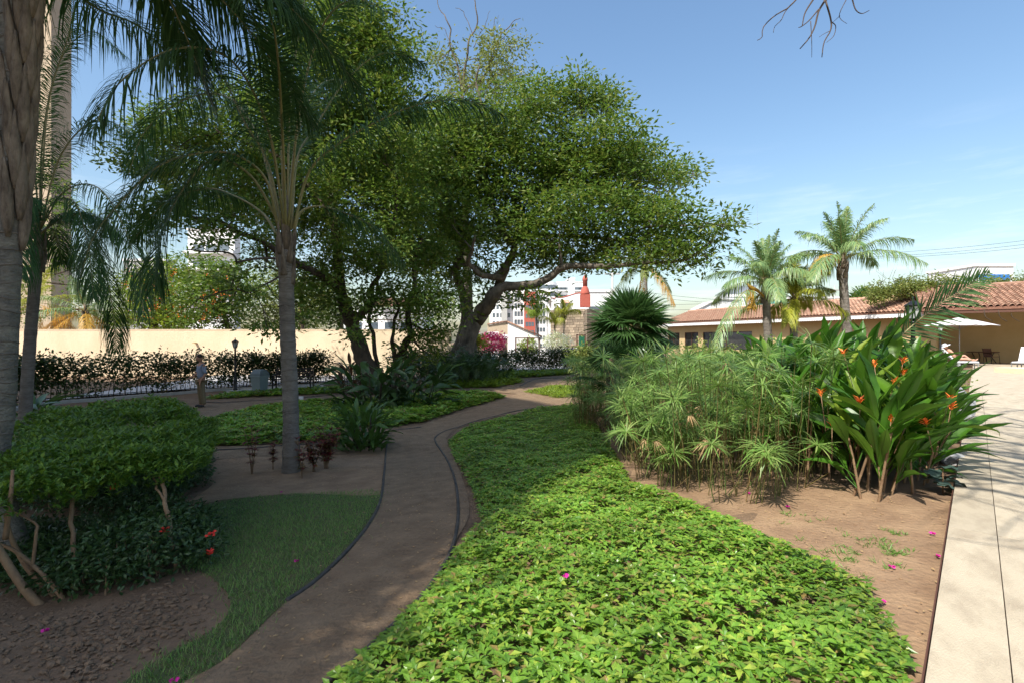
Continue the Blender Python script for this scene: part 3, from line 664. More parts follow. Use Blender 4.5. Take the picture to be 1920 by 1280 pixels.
fr.box(x0, x1, Yg, Yg + .06, z0 + 1.26, z0 + 1.34); fr.build('gate_frame', M['rust'], t)
for x in np.arange(x0 + .12, x1, .13): inst(bar, 'bar', t, (x, Yg + .02, z0))
block('brown_shed', 'narrow brown shed wall beside the pink bougainvillea', 942, 951, 634, 48, 1, M['stone_joint'])
# roofs behind the pool house
t = thing('gable_house', 'white gabled house end showing above the tiled wing', 'building')
Yq = 75.; q = [P(1308, 583, Yq), P(1346, 563, Yq), P(1385, 565, Yq), P(1385, 600, Yq), P(1308, 600, Yq)]
mb = MB(); mb.add(np.array(q + [p_ + [0, 6, 0] for p_ in q]), [(4, 3, 2, 1, 0), (0, 1, 6, 5), (1, 2, 7, 6), (2, 3, 8, 7)]); mb.build('wall', M['white'], t)
MB().tube([q[0] + [-.2, -.1, .1], q[1] + [0, -.1, .12], q[2] + [.2, -.1, .12]], .14, 6).build('roof_edge', M['grey'], t)
t = block('rooftop_hut', 'small white rooftop hut with two dark openings under the solar panels', 1364, 1410, 557, 78, 5, M['white'], rows=1, cols=2, wsz=(.8, 1.0), top=2.2, r0=.10)
t = thing('solar_panel_rack', 'tilted rack of solar panels on the roof behind the palms', 'solar panels')
q = [P(1340, 554, 78), P(1412, 549, 78), P(1420, 535, 82), P(1366, 538, 82)]
for k_ in range(4):
    a0, a1 = k_ / 4 + .01, (k_ + 1) / 4 - .01
    c_ = [q[0] + (q[1] - q[0]) * a0, q[0] + (q[1] - q[0]) * a1, q[3] + (q[2] - q[3]) * a1, q[3] + (q[2] - q[3]) * a0]
    MB().add(np.array(c_ + [p_ - [0, 0, .08] for p_ in c_]), [(0, 1, 2, 3), (7, 6, 5, 4), (0, 4, 5, 1), (1, 5, 6, 2), (2, 6, 7, 3), (3, 7, 4, 0)]).build('panel', M['metal'], t)
mb = MB()
for px in (1368, 1385): p = P(px, 551, 78.6); mb.tube([p, p - [0, 0, 1.2]], .12, 6)
mb.build('support', M['iron'], t)
block('teal_house', 'pale teal house front between two palm trunks', 1449, 1478, 562, 66, 5, M['teal'], rows=1, cols=1, wsz=(.6, .7), top=1.2, r0=.1)
block('white_block', 'plain white flat roofed block behind the yellow palm', 1478, 1600, 560, 90, 8, M['white'], rows=1, cols=5, wsz=(1.2, .9), top=2.2, r0=.1)
block('white_block.001', 'white building with a blue band above the vine covered roof', 1828, 1900, 500, 70, 8, M['white'], rows=1, cols=3, wsz=(1.4, .8), top=1.6, r0=.05, wm=mat('blue_band', (.03, .18, .5)))
# utility poles and wires
def pole(label, px, y0, y1, Y, r, nm='utility_pole'):
    a, b = P(px, y0, Y), P(px, y1, Y); t = thing(nm, label, 'pole', (a[0], Y, 0)); b[2] = max(b[2], -.7)
    MB().tube([(0, 0, b[2]), (0, 0, a[2])], [r, r * .7], 8).build('shaft', M['grey'], t)
    MB().box(-.9, .9, -.06, .06, a[2] - .6, a[2] - .45).build('crossarm', M['grey'], t)
pole('concrete utility pole rising behind the white annex', 1148, 506, 700, 62, .18)
pole('thin pole with crossarm behind the tallest pale palm', 1565, 536, 700, 60, .07, 'utility_pole.001')
a = P(1422, 376, 50); tag(MB().tube([(a[0] - .15, 50, a[2]), (a[0] + .3, 50, CAM_Z)], [.006, .03], 5).build('antenna_mast', M['metal']), 'very thin antenna mast sticking up from the pale palm crown', 'antenna')
def wire(nm, label, a, b, sag=.6, r=.03):
    n = 24; t_ = np.linspace(0, 1, n)[:, None]; c = a + (b - a) * t_; c[:, 2] -= sag * 4 * (t_ * (1 - t_))[:, 0]
    tag(MB().tube(c, r, 4).build(nm, M['iron']), label, 'power line', 'overhead power lines against the sky')
for i, (y0, y1) in enumerate(((470, 436), (476, 444), (478, 452))):
    wire('power_line', ['highest', 'middle', 'lowest'][i] + ' of three power lines above the pavilion roof', P(1560, y0 + 8, 90), P(2100, y1 - 10, 70), .8, .022)
for i, (y0, y1) in enumerate(((540, 566), (548, 572), (571, 563), (580, 574), (590, 584))):
    wire('power_line', ['topmost', 'second', 'third', 'fourth', 'lowest'][i] + ' of five faint wires right of the utility pole', P(1150, y0, 62), P(1420, y1, 76), .3, .018)
# unseen block behind the viewer, footprint shaped from the shade edge it casts
SH = -SUN[:2] / SUN[2]           # ground shift of a shadow per metre of height
HT = 40.
Cc = np.array([4.7, 12.2]); Mc = np.array([-5.0, 27.0]); Dc = np.array([-30.0, 28.0])
c1 = Cc - SH * (HT + .6); c2 = Dc - SH * (HT + .6)
t = thing('unseen_shade_block', 'tall unseen apartment block placed behind the viewer to shade the garden', 'building')
dv = unit(c2 - c1); bk = np.array([dv[1], -dv[0]]); bk = bk if bk[1] < 0 else -bk; Ln = np.linalg.norm(c2 - c1); dep = 14
bk = -unit(SH) * .6 + bk * .4; bk = unit(bk)
cm = Mc - SH * (HT + .6); q = [c1, cm, c2, c2 + bk * dep, c1 + bk * dep]
mb = MB(); mb.add([(p_[0], p_[1], -.8) for p_ in q] + [(p_[0], p_[1], HT) for p_ in q], [(i, i + 5, (i + 1) % 5 + 5, (i + 1) % 5) for i in range(5)] + [(9, 8, 7, 6, 5)]); mb.build('wall', M['beige'], t)
aw = math.atan2(-dv[1], -dv[0]); wme = winmesh(2.2, 1.6, M['glass'])
for r in range(12):
    mb = MB(); o = c2; mb.box(0, 12, -.9, -.01, 2.2 + r * 3.1, 2.35 + r * 3.1, 0, math.atan2((cm - c2)[1], (cm - c2)[0]), (o[0], o[1], 0)) 
    mb.build('balcony', M['white'], t)

# ---------------------------------------------------------------- terrace furniture
def lounger(name, label, x, y, rz, towel=True, back=52):
    t = thing(name, label, 'sun lounger', (x, y, 0), rz, 'sun loungers on the terrace')
    mb = MB()
    for sx in (-.33, .33):
        mb.box(sx - .02, sx + .02, -.95, .55, .28, .33)
    mb.box(-.33, .33, -.95, -.91, .28, .33); mb.build('frame', M['metal'], t)
    lg = MB().box(-.02, .02, -.02, .02, 0, .28).mesh('leg', M['metal'])
    for sx in (-.33, .33):
        for sy in (-.9, -.1, .5): inst(lg, 'leg', t, (sx, sy, 0))
    b = math.radians(back)
    MB().box(-.31, .31, -.94, .0, .33, .37).build('seat', M['towel'] if towel else M['metal'], t)
    mb = MB(); o = np.array([0, .0, .35]); c_, s_ = math.cos(b), math.sin(b); n_ = 8
    v = []
    for q in range(n_ + 1):
        l_ = .85 * q / n_; bul = .015 * math.sin(q / n_ * math.pi)
        for sx in (-.31, .31): v += [(sx, l_ * c_ - s_ * (.05 + bul), .35 + l_ * s_ + c_ * (.05 + bul)), (sx, l_ * c_, .35 + l_ * s_)]
    f = []
    for q in range(n_):
        a = q * 4; f += [(a, a + 2, a + 6, a + 4), (a + 1, a + 5, a + 7, a + 3), (a, a + 4, a + 5, a + 1), (a + 2, a + 3, a + 7, a + 6)]
    a = n_ * 4; f += [(0, 1, 3, 2), (a, a + 2, a + 3, a + 1)]
    mb.add(v, f); mb.build('backrest', M['towel'], t)
    return t
lx = P(1783, 640, 27.0)
L1 = lounger('sun_lounger', 'grey sun lounger with white towel carrying the sunbather in a hat', lx[0] + .15, 27.0, math.radians(60))
lounger('sun_lounger.001', 'white towelled lounger mostly hidden behind the close lamp post', P(1728, 640, 27.6)[0], 27.6, math.radians(50), True, 50)
lounger('sun_lounger.002', 'white covered lounger at the frame edge by the pavilion', P(1925, 640, 26.5)[0], 26.5, math.radians(-60), True, 60)
# parasol
p = P(1799, 640, 29.5)
t = thing('parasol', 'off white square parasol open beside the sunbather', 'parasol', (p[0], 29.5, 0), math.radians(12))
MB().tube([(0, 0, .05), (0, 0, 2.75)], .025, 10).build('pole', M['metal'], t); MB().lathe([(.3, 0), (.3, .05), (.05, .07), (.04, .3)], 16).build('base', M['metal'], t)
mb = MB(); v = []; n = 32; rings = 5
for r in range(rings + 1):
    for k_ in range(n):
        a = 2 * math.pi * k_ / n; rr = 1 / max(abs(math.cos(a)), abs(math.sin(a))) * 1.25 * r / rings
        sag = .05 * math.sin(4 * a - math.pi / 2) * (r / rings) * 0
        v.append((rr * math.cos(a), rr * math.sin(a), 2.78 - .50 * (r / rings) ** 1.1 + .02 * (1 - math.cos(8 * a)) * r / rings))
f = [(r * n + k_, r * n + (k_ + 1) % n, (r + 1) * n + (k_ + 1) % n, (r + 1) * n + k_) for r in range(rings) for k_ in range(n)]
mb.add(v, f, 0, True); mb.build('canopy', M['umbrella'], t)
rib = MB()
for k_ in range(8):
    a = math.pi / 4 * k_; rr = 1.25 * (1.414 if k_ % 2 else 1); rib.tube([(0, 0, 2.72), (rr * math.cos(a) * .98, rr * math.sin(a) * .98, 2.24)], .008, 4); rib.tube([(0, 0, 2.1), (rr * .5 * math.cos(a), rr * .5 * math.sin(a), 2.46)], .007, 4)
rib.build('rib', M['metal'], t)
# table and chair in the porch
p = T(1855, 679); Yt = 33.
tx = (1859 - 960) / F * Yt
t = thing('patio_table', 'dark oval table standing in the shade of the pavilion', 'table', (tx, Yt + .6, 0))
MB().lathe([(.80, .70), (.82, .72), (.82, .735), (.80, .745)], 24).build('tabletop', M['rust'], t)
for sx, sy in ((-.5, -.25), (.5, -.25), (.5, .25), (-.5, .25)): MB().tube([(sx, sy, .7), (sx * .75, sy * .8, .4), (sx * 1.15, sy * 1.3, 0)], .025, 6).build('leg', M['iron'], t)
t = thing('patio_chair', 'brown sling chair with its back to the dark oval table', 'chair', (tx - .18, Yt - .2, 0), math.pi)
MB().box(-.27, .27, -.25, .25, .42, .45).build('seat', M['rust'], t)
mb = MB(); mb.add([(-.27, -.25, .45), (.27, -.25, .45), (.27, -.36, .95), (-.27, -.36, .95), (-.27, -.22, .45), (.27, -.22, .45), (.27, -.33, .95), (-.27, -.33, .95)], [(0, 3, 2, 1), (4, 5, 6, 7), (0, 1, 5, 4), (1, 2, 6, 5), (2, 3, 7, 6), (3, 0, 4, 7)]); mb.build('backrest', M['rust'], t)
for sx in (-.27, .27):
    MB().tube([(sx, -.3, 0), (sx, -.24, .44), (sx, -.36, .97)], .015, 5).build('leg', M['iron'], t); MB().tube([(sx, .28, 0), (sx, .24, .44), (sx, .2, .64), (sx, -.28, .66)], .015, 5).build('leg', M['iron'], t)
p = T(1925, 700)
tag(MB().box(-.3, 1.4, -.4, 1.2, 0, .22).build('low_planter_wall', M['stucco'], None, (p[0], p[1], .001)), 'low cream block at the frame edge beside the white lounger', 'planter')
# rocks between the leaves and the terrace
def rock(label, px, py, Y, r, sc=(1.2, 1, .75)):
    bm = bmesh.new(); bmesh.ops.create_icosphere(bm, subdivisions=3, radius=1)
    sd_ = Vector((px * .37, py * .11, 0))
    for v in bm.verts:
        n_ = mnoise.noise(v.co * 1.1 + sd_) * .5 + mnoise.noise(v.co * 2.7 + sd_) * .16; v.co *= (1 + n_); v.co.x *= sc[0] * r; v.co.y *= sc[1] * r; v.co.z *= sc[2] * r
    me = bpy.data.meshes.new('boulder'); bm.to_mesh(me); bm.free(); me.materials.append(M['rock'])
    o = bpy.data.objects.new('boulder', me); COL.objects.link(o); p = P(px, py, Y); o.location = p; tag(o, label, 'boulder', 'boulders along the terrace edge')
M['rock'] = mat('blue_grey_rock', (.17, .18, .20), (.36, .36, .36), 2.4, .85, .7, 14)
rock('pale blue grey boulder beside the far end of the orange flowers', 1778, 766, 8.1, .27)
rock('grey boulder under the long leaf tips at the terrace edge', 1784, 860, 6.3, .13)
rock('flat grey stone half buried in the far bed by the lamp post', 1768, 735, 9.6, .3)
# ================================================================ VEGETATION
def cloud_leaves(mb, centres, n, spread, Ln, Wd, mi=0, flat=.55, up=.9, quick=True):
    """n leaves around every centre, in loose rosettes"""
    m = len(centres); c = np.repeat(centres, n, 0); off = R.normal(0, 1, (m * n, 3)) * spread * np.array([1, 1, flat])
    pos = c + off; d = unit(off * np.array([1, 1, .6]) + R.normal(0, spread * .7, off.shape) + np.array([0, 0, -.15 * spread]))
    nrm = unit(R.normal(0, .55, off.shape) + np.array([0, 0, up])); k = R.uniform(.7, 1.25, len(pos))
    (mb.quick if quick else mb.leaves)(pos, d, nrm, Ln * k, Wd * k, mi)
def ell(n, c, r, shell=.5):
    d = unit(R.normal(0, 1, (n, 3))); rr = (R.uniform(0, 1, n) ** (1 / 3.)) * (1 - shell) + shell * R.uniform(.75, 1.05, n)
    return np.asarray(c) + d * rr[:, None] * np.asarray(r)
def tree(name, label, cat, limbs, blobs, leaf, L_, W_, nl, bark, loc=None, spread=.3, flat=.5, group=None, ntw=5, tw=.012, up=.9, trunkname='trunk'):
    """limbs: [(points, r0, r1)], first = trunk; blobs: [(centre, radii, clusters)]"""
    t = thing(name, label, cat, (0, 0, 0), 0, group); allp = []; allr = []
    mb = MB(); br = MB()
    for i, (pts, r0, r1) in enumerate(limbs):
        c = catmull(np.array(pts), max(10, 6 * len(pts))); n = len(c); s_ = np.linspace(0, 1, n)
        r = r0 + (r1 - r0) * s_ ** .8; c = c + R.normal(0, 1, c.shape) * r[:, None] * .07; wl_ = np.linalg.norm(c[-1] - c[0]) * .022; ph = R.uniform(0, 6, 3)
        if i: c = c + (np.sin(s_[:, None] * 11 + ph) + .5 * np.sin(s_[:, None] * 23 + ph * 2)) * wl_ * np.sin(s_ * 2.4)[:, None]
        if i == 0: r = r * (1 + .7 * np.exp(-s_ * 14))
        (mb if i == 0 else br).tube(c, r * (1 + R.normal(0, .05, n)), 12 if r0 > .2 else 8); allp.append(c); allr.append(r)
    AP = np.concatenate(allp); AR = np.concatenate(allr); cr = MB(); tgp = []
    for (c, r, ncl) in blobs:
        c = np.asarray(c, float); j = np.argmin(np.linalg.norm(AP - c, axis=1) + AR * 0); a = AP[j]
        mid = (a + c) / 2 + np.array([0, 0, -.08]) * np.linalg.norm(c - a) + R.normal(0, .08, 3) * np.linalg.norm(c - a)
        k_ = catmull([a, mid, c], 10); r0 = min(AR[j] * .6, .03 * np.linalg.norm(c - a) + tw * 2)
        br.tube(k_, np.linspace(max(r0, tw), tw, 10), 6, caps=False)
        cc = ell(ncl, c, r); ne = max(2, int(ncl * .30)); dd_ = unit(R.normal(0, 1, (ne, 3)) + [0, 0, .35]); cc[:ne] = c + dd_ * (R.uniform(1.0, 1.65, ne))[:, None] * np.array(r)
        pick = R.choice(ncl, min(ntw, ncl), replace=False)
        for q in pick:
            m_ = (k_[R.integers(4, 10)]); md = (m_ + cc[q]) / 2 + R.normal(0, .06, 3) * np.linalg.norm(cc[q] - m_)
            br.tube(catmull([m_, md, cc[q]], 5), np.linspace(tw, tw * .4, 5), 4, caps=False)
        tgp.append(cc)
    cc = np.concatenate(tgp)
    cloud_leaves(cr, cc, nl, spread, L_, W_, 0, flat, up)
    mb.build(trunkname, bark, t)
    if br.n: br.build('branch' if len(limbs) > 1 else 'twigs', bark, t)
    tag(cr.build('crown', leaf, t), kind='stuff'); return t
def PB(lst, Y, rz=1., nc=40):
    """crown clumps given at pixels: (px, py, radius px, dY)"""
    o = []
    for b in lst:
        px, py, r = b[:3]; y = Y + (b[3] if len(b) > 3 else R.uniform(-2.5, 2.5)); rm = r / F * y
        k = b[4] if len(b) > 4 else 1.
        o.append((P(px, py, y), (rm, rm * 1.1, rm * rz), max(4, int(nc * (rm / 2.) ** 2 * k))))
    return o
def PL(pts, Y): return [P(p[0], p[1], Y + (p[2] if len(p) > 2 else 0)) for p in pts]

# big fig tree in the middle
YF = 29.
limbs = [(PL([(868, 706), (872, 665), (882, 622), (905, 585), (930, 550, -1)], YF), .58, .40),
         (PL([(838, 706), (850, 660), (868, 610), (872, 560), (866, 500), (850, 430), (832, 330), (825, 240)], YF + .4), .42, .10),
         (PL([(905, 585, -.4), (930, 552, -1), (965, 531, -1.5), (1023, 518, -2), (1075, 508, -2.5), (1175, 502, -3), (1260, 480, -4), (1320, 460, -5)], YF), .36, .05),
         (PL([(918, 568), (940, 530), (952, 490), (965, 455), (1000, 400), (1060, 340, 1.5), (1130, 270, 3)], YF), .33, .06),
         (PL([(950, 500), (920, 518), (885, 500), (840, 495), (800, 480)], YF - .5), .2, .05),
         (PL([(940, 522, -.5), (905, 515, -2), (880, 490, -3), (890, 440, -4)], YF), .22, .05),
         (PL([(960, 460), (930, 400), (910, 300, 1), (905, 200, 1), (900, 130, 1)], YF), .24, .04),
         (PL([(1000, 400), (1080, 390, 1), (1180, 360, 2), (1270, 350, 1)], YF), .16, .03),
         (PL([(980, 440), (1080, 445, 0), (1180, 440, -1), (1290, 425, -4), (1368, 418, -5)], YF), .15, .02)]
bl = [(990, 185, 42), (1040, 195, 55), (1100, 195, 52), (1140, 190, 28), (1130, 255, 60), (1180, 300, 52), (1155, 330, 70), (1235, 325, 40), (1275, 325, 30), (1300, 322, 18),
      (1270, 400, 36, -5), (1310, 425, 32, -5), (1350, 422, 22, -6, 1.4), (1325, 486, 26, -5), (1270, 470, 42, -4), (1215, 440, 60), (1190, 390, 55), (1130, 400, 75), (1060, 330, 85), (1010, 270, 75), (970, 340, 85), (1050, 420, 75),
      (940, 250, 60), (900, 310, 80), (850, 300, 80), (900, 400, 85), (960, 430, 60), (830, 400, 80), (1000, 470, 50), (1060, 480, 55), (1120, 480, 48), (1180, 485, 40, -3), (860, 470, 60), (810, 500, 60), (890, 520, 30), (830, 560, 45), (790, 340, 70), (790, 430, 70), (860, 230, 55), (1100, 330, 70), (800, 255, 55), (760, 300, 60), (840, 215, 40), (930, 215, 45), (800, 340, 60), (1215, 395, 40), (1250, 455, 40), (1340, 450, 20, -5), (1080, 165, 22), (1210, 280, 26),
      (1240, 500, 22, -4), (940, 555, 22), (985, 560, 20, -2), (1010, 550, 16, -2)]
tree('fig_tree', 'big spreading fig tree with pale forked trunk and wide crown', 'tree', limbs, PB(bl, YF, .58, 50), M['L_fig'], .29, .12, 50, M['bark'], spread=.48, flat=.45, ntw=8, tw=.02, up=.9)
# sparse yellow-green tree with bare top twigs behind
YS = 36.
bl = [(840, 110, 26), (860, 150, 34), (895, 110, 34), (930, 100, 30), (955, 130, 30), (965, 95, 18), (900, 170, 42), (940, 170, 36), (870, 190, 36), (985, 160, 22), (840, 180, 20), (915, 75, 14), (820, 115, 10)]
limbs = [(PL([(880, 680), (878, 560), (872, 400), (868, 260), (866, 175)], YS), .42, .1), (PL([(866, 180), (872, 120), (888, 70), (890, 10), (886, -20)], YS), .1, .025), (PL([(868, 175), (850, 90), (835, 40), (822, -10)], YS), .09, .02),
         (PL([(866, 175), (905, 140), (935, 95), (950, 45), (975, 38)], YS), .1, .015), (PL([(888, 70), (870, 25), (855, 15)], YS), .03, .012), (PL([(888, 90), (905, 55), (920, 20)], YS), .03, .012), (PL([(850, 90), (832, 55), (815, 50)], YS), .025, .01), (PL([(935, 95), (925, 60), (930, 35), (935, 30)], YS), .03, .01), (PL([(940, 75), (960, 55), (975, 60)], YS), .025, .01)]
tree('sparse_tree', 'sparse yellow green tree with bare twigs sticking out on top', 'tree', limbs, PB(bl, YS, .8, 30), M['L_olive'], .30, .12, 40, M['bark'], spread=.45, flat=.6, ntw=5, tw=.02)
# darker tree on the left with two leaning trunks
YB = 21.5
limbs = [(PL([(702, 738), (688, 690), (668, 632), (650, 582), (638, 545), (634, 490), (628, 430), (622, 360), (632, 280), (645, 200), (655, 110)], YB), .40, .07),
         (PL([(655, 590), (680, 590, -.3), (700, 555, -.5), (712, 500, -1), (735, 420, -1), (750, 330, -1)], YB), .2, .04),
         (PL([(706, 735), (705, 680), (698, 610), (702, 550), (715, 480)], YB + .3), .12, .05),
         (PL([(742, 730), (742, 685), (755, 650), (772, 622), (776, 570), (770, 510), (790, 440)], YB + .6), .26, .06),
         (PL([(744, 690), (735, 640), (745, 590), (735, 540)], YB + .6), .12, .04),
         (PL([(638, 545), (600, 520, -1), (550, 485, -2), (493, 458, -3), (433, 432, -4), (380, 408, -4), (300, 380, -4)], YB), .17, .04),
         (PL([(600, 520, -1), (540, 490, -3), (480, 485, -5), (420, 480, -6), (350, 470, -6)], YB), .06, .02),
         (PL([(560, 500, -2), (500, 530, -4), (420, 552, -5), (370, 556, -6)], YB), .05, .012),
         (PL([(632, 300), (690, 260, 1), (740, 200, 1), (770, 150, 1)], YB), .12, .03), (PL([(635, 420), (560, 330), (470, 270), (380, 230)], YB), .14, .03)]
bl = [(640, 60, 80), (690, 50, 50), (700, 110, 75), (735, 120, 48), (600, 40, 60), (590, 150, 80), (660, 180, 85), (740, 190, 48), (780, 200, 30), (520, 190, 60), (650, 280, 85), (720, 290, 75), (590, 330, 70), (520, 300, 70), (450, 270, 70), (390, 250, 60), (330, 240, 50), (290, 235, 40), (350, 330, 60), (270, 290, 50), (420, 350, 60),
      (660, 380, 80), (740, 390, 75), (770, 480, 60), (700, 470, 75), (640, 500, 55), (600, 430, 65), (540, 400, 60), (480, 380, 60), (590, 560, 45, -1, 1.2), (560, 520, 40), (640, 590, 20), (700, 570, 40), (750, 560, 45), (800, 560, 45), (780, 620, 28, 0, .8), (820, 620, 28, 0, .8), (800, 660, 34, 0, .7),
      (400, 420, 36, -4, .8), (440, 400, 40, -4), (360, 400, 40, -4), (470, 440, 30, -4, .7), (400, 452, 14, -5, .8), (500, 500, 30, -3, .6), (440, 520, 22, -5, .5), (470, 545, 22, -5, .5), (490, 470, 24), (745, 690, 24, 0, .5), (565, 600, 18, -4, .7), (500, 618, 16, -5, .4), (660, 630, 12, -3, .5), (560, 240, 60), (610, 250, 60), (570, 90, 45), (440, 190, 45), (480, 330, 50), (640, 330, 60), (690, 330, 60), (770, 400, 50), (720, 240, 60), (800, 470, 40), (300, 320, 40), (320, 400, 40, -3), (270, 420, 36, -3), (830, 600, 24, 0, .6), (520, 460, 30)]
tree('shade_tree', 'dark leaved tree with two leaning trunks left of the fig', 'tree', limbs, PB(bl, YB, .68, 112), M['L_fig'], .20, .085, 46, M['darkbark'], spread=.27, flat=.5, ntw=5, tw=.014)
# trees behind the cream wall
def bgtree(label, lst, Y, leaf, trunk, L_=.3, nc=40, nl=38, group='trees behind the cream wall', W_=.14, sp=.42):
    return tree('garden_tree', label, 'tree', [(PL(trunk, Y), .3, .12)], PB(lst, Y, .85, nc), leaf, L_, W_, nl, M['darkbark'], spread=sp, flat=.5, ntw=3, tw=.03, group=group)
tl = bgtree('yellow green tulip tree with orange flowers above the cream wall', [(250, 590, 36), (290, 560, 42), (310, 520, 38), (280, 600, 30), (330, 570, 40), (340, 530, 34), (230, 605, 20), (320, 600, 28), (260, 540, 28)], 40, M['L_bright'], [(290, 640), (292, 600), (300, 560)], nc=44)
bgtree('darker green tulip tree with red flowers left of the queen palm', [(380, 560, 48), (420, 540, 50), (440, 590, 34), (400, 600, 34), (370, 600, 34), (350, 500, 26), (400, 510, 38), (450, 520, 30)], 38, M['L_fig'], [(428, 640), (426, 610), (415, 580)], nc=44)
bgtree('light leafed tree directly behind the queen palm trunk', [(480, 570, 40), (510, 600, 34), (530, 560, 40), (470, 605, 24), (555, 600, 30), (590, 580, 36), (620, 560, 36), (580, 540, 34), (510, 530, 34)], 44, M['L_olive'], [(565, 640), (565, 600), (560, 570)], nc=40)
fl = MB()
for (px, py, Y) in [(R.uniform(235, 350), R.uniform(505, 600), R.uniform(36.5, 39)) for _ in range(110)] + [(R.uniform(380, 440), R.uniform(515, 600), R.uniform(34.5, 36)) for _ in range(16)]:
    c = P(px, py, Y); d = rdir(7, .8) ; fl.quick(np.repeat(c[None], 7, 0) + R.normal(0, .12, (7, 3)), d, rdir(7, .3), .11, .09)
fo = fl.build('blossom', M['orange'], tl); tag(fo, 'orange red blossom clusters', kind='stuff')
bgtree('dark tree standing at the left frame edge behind the palms', [(20, 560, 60), (60, 470, 60), (40, 350, 60), (110, 420, 50), (150, 500, 40), (180, 580, 30), (190, 540, 30)], 42, M['L_fig'], [(60, 640), (60, 560), (60, 480)], nc=18)
bgtree('low tree between the two dark trunks behind the wall', [(600, 600, 24), (640, 570, 30), (680, 590, 20), (720, 560, 24), (790, 600, 28), (830, 590, 24)], 46, M['L_fig'], [(640, 640), (640, 610), (640, 590)], nc=18)

# ---- palms
def frond(mb, ctrl, nleaf, Ll, Wl, droop=.5, petiole=.18, fan=55, r0=.022, up=None, mr=0, ml=1, tipd=.6, rough=.10, lift=.25):
    c = catmull(ctrl, 40); tg = unit(np.gradient(c, axis=0)); seg = np.concatenate([[0], np.cumsum(np.linalg.norm(np.diff(c, axis=0), axis=1))]); seg /= seg[-1]
    mb.tube(c, np.linspace(r0, r0 * .15, 40), 6, mr)
    u = np.linspace(petiole, .995, nleaf); base = np.stack([np.interp(u, seg, c[:, k]) for k in range(3)], 1); t = unit(np.stack([np.interp(u, seg, tg[:, k]) for k in range(3)], 1))
    upv = np.array([0, 0, 1.]) if up is None else np.asarray(up, float)
    side = unit(np.cross(t, upv) + 1e-4); nn = np.cross(side, t)
    prof = np.sin(np.clip((u - petiole) / (1 - petiole) * .86 + .14, 0, 1) * math.pi) ** .55
    for sg in (-1, 1):
        f_ = np.radians(fan - 28 * (u - petiole)) + R.normal(0, rough, nleaf)
        li = lift + R.normal(0, .16, nleaf)
        d = unit(side * (sg * np.sin(f_))[:, None] + t * np.cos(f_)[:, None] + nn * li[:, None]); Ln = (Ll * prof * R.uniform(.85, 1.1, nleaf))
        s_ = np.array([0, .35, .7, 1.]); dr = droop * R.uniform(.7, 1.3, nleaf)
        pts = base[:, None] + d[:, None] * (Ln[:, None] * s_)[..., None]; pts[:, :, 2] -= (dr * Ln)[:, None] * (s_ ** 1.9)[None]
        pts[:, :, :2] -= (d[:, None, :2] * (dr * Ln * .35)[:, None, None] * (s_ ** 3)[None, :, None])
        wd = unit(np.cross(d, nn + np.array([0, 0, .01])))
        mb.strips(pts, wd, Wl * np.array([.6, 1, .7, .06]), ml)
def auto(base, az, el, Ln, sag):
    """control points of a frond leaving base at azimuth az, elevation el, drooping by gravity"""
    d = np.array([math.cos(az) * math.cos(el), math.sin(az) * math.cos(el), math.sin(el)]); s_ = np.linspace(0, 1, 5)[:, None]
    p = np.asarray(base) + d * Ln * s_; p[:, 2] -= (sag * Ln * s_[:, 0] ** 2.2); return p
def palm(name, label, trunk, r0, r1, fronds, mats, Ll=.6, Wl=.014, nleaf=90, droop=.5, group=None, boots=True, bark=None, fr0=.022, rings=True, lift=.25):
    base = np.array(trunk[0]); t = thing(name, label, 'palm tree', base, 0, group); c = catmull(np.array(trunk) - base, 44); n = len(c); s_ = np.linspace(0, 1, n)
    r = r0 + (r1 - r0) * s_; r *= 1 + .28 * np.exp(-s_ * 18); r = r * (1 + (.03 * np.sin(s_ * 44 * 2.1) if rings else 0) + R.normal(0, .012, n))
    mb = MB(); mb.tube(c, r, 16); mb.build('trunk', bark or M['palmbark'], t)
    if rings:
        rg = MB(); near = base[1] < 10; h = np.linalg.norm(c[-1] - c[0]); nr = int(h / .14)
        for q in range(1, nr):
            k = q / nr * (n - 1); i = int(k); p = c[i] + (c[min(i + 1, n - 1)] - c[i]) * (k - i); rr = np.interp(k, np.arange(n), r) * 1.012
            th = np.linspace(0, 2 * math.pi, 17); ring = np.stack([np.cos(th) * rr, np.sin(th) * rr, .012 * np.sin(th * 2 + q) + .012 * np.sin(th + q * 2.)], 1) + p
            rg.tube(ring, .004 + .003 * R.random(), 4, caps=False)
            if near: rg.build('ring_scar', M['palmring'], t); rg = MB()
        if rg.n: tag(rg.build('ring_scars', M['palmring'], t), kind='stuff')
    if boots:
        bt = MB(); top = c[-1]
        for q in range(boots if boots is not True else 9):
            a = q * 2.4; h0 = -.55 + q * .07 if boots is True else -.9 + q * .08; rr = r1 * 1.02
            p0 = top + [math.cos(a) * rr * .75, math.sin(a) * rr * .75, h0]; p1 = top + [math.cos(a) * rr * 1.12, math.sin(a) * rr * 1.12, h0 + .22]; p2 = top + [math.cos(a) * rr * 1.25, math.sin(a) * rr * 1.25, h0 + .5]
            bt.tube(catmull([p0, p1, p2], 7), np.array([.9, .8, .7, .55, .4, .25, .12]) * r1 * .62, 7)
        bt.tube(np.array([top - [0, 0, .1], top + [0, 0, .5], top + [0, 0, .9]]), [r1 * .85, r1 * .6, r1 * .25], 10)
        bt.build('leaf_bases', M['boot'], t)
    for q, fd in enumerate(fronds):
        ctrl = np.array(fd[0]) - base; kw = fd[1] if len(fd) > 1 else {}
        mb = MB(); kw = dict(kw); mt = kw.pop('mats', mats)
        a = dict(nleaf=nleaf, Ll=Ll, Wl=Wl, droop=droop, r0=fr0, lift=lift); a.update(kw); frond(mb, ctrl, **a); mb.build('frond', mt, t)
    return t
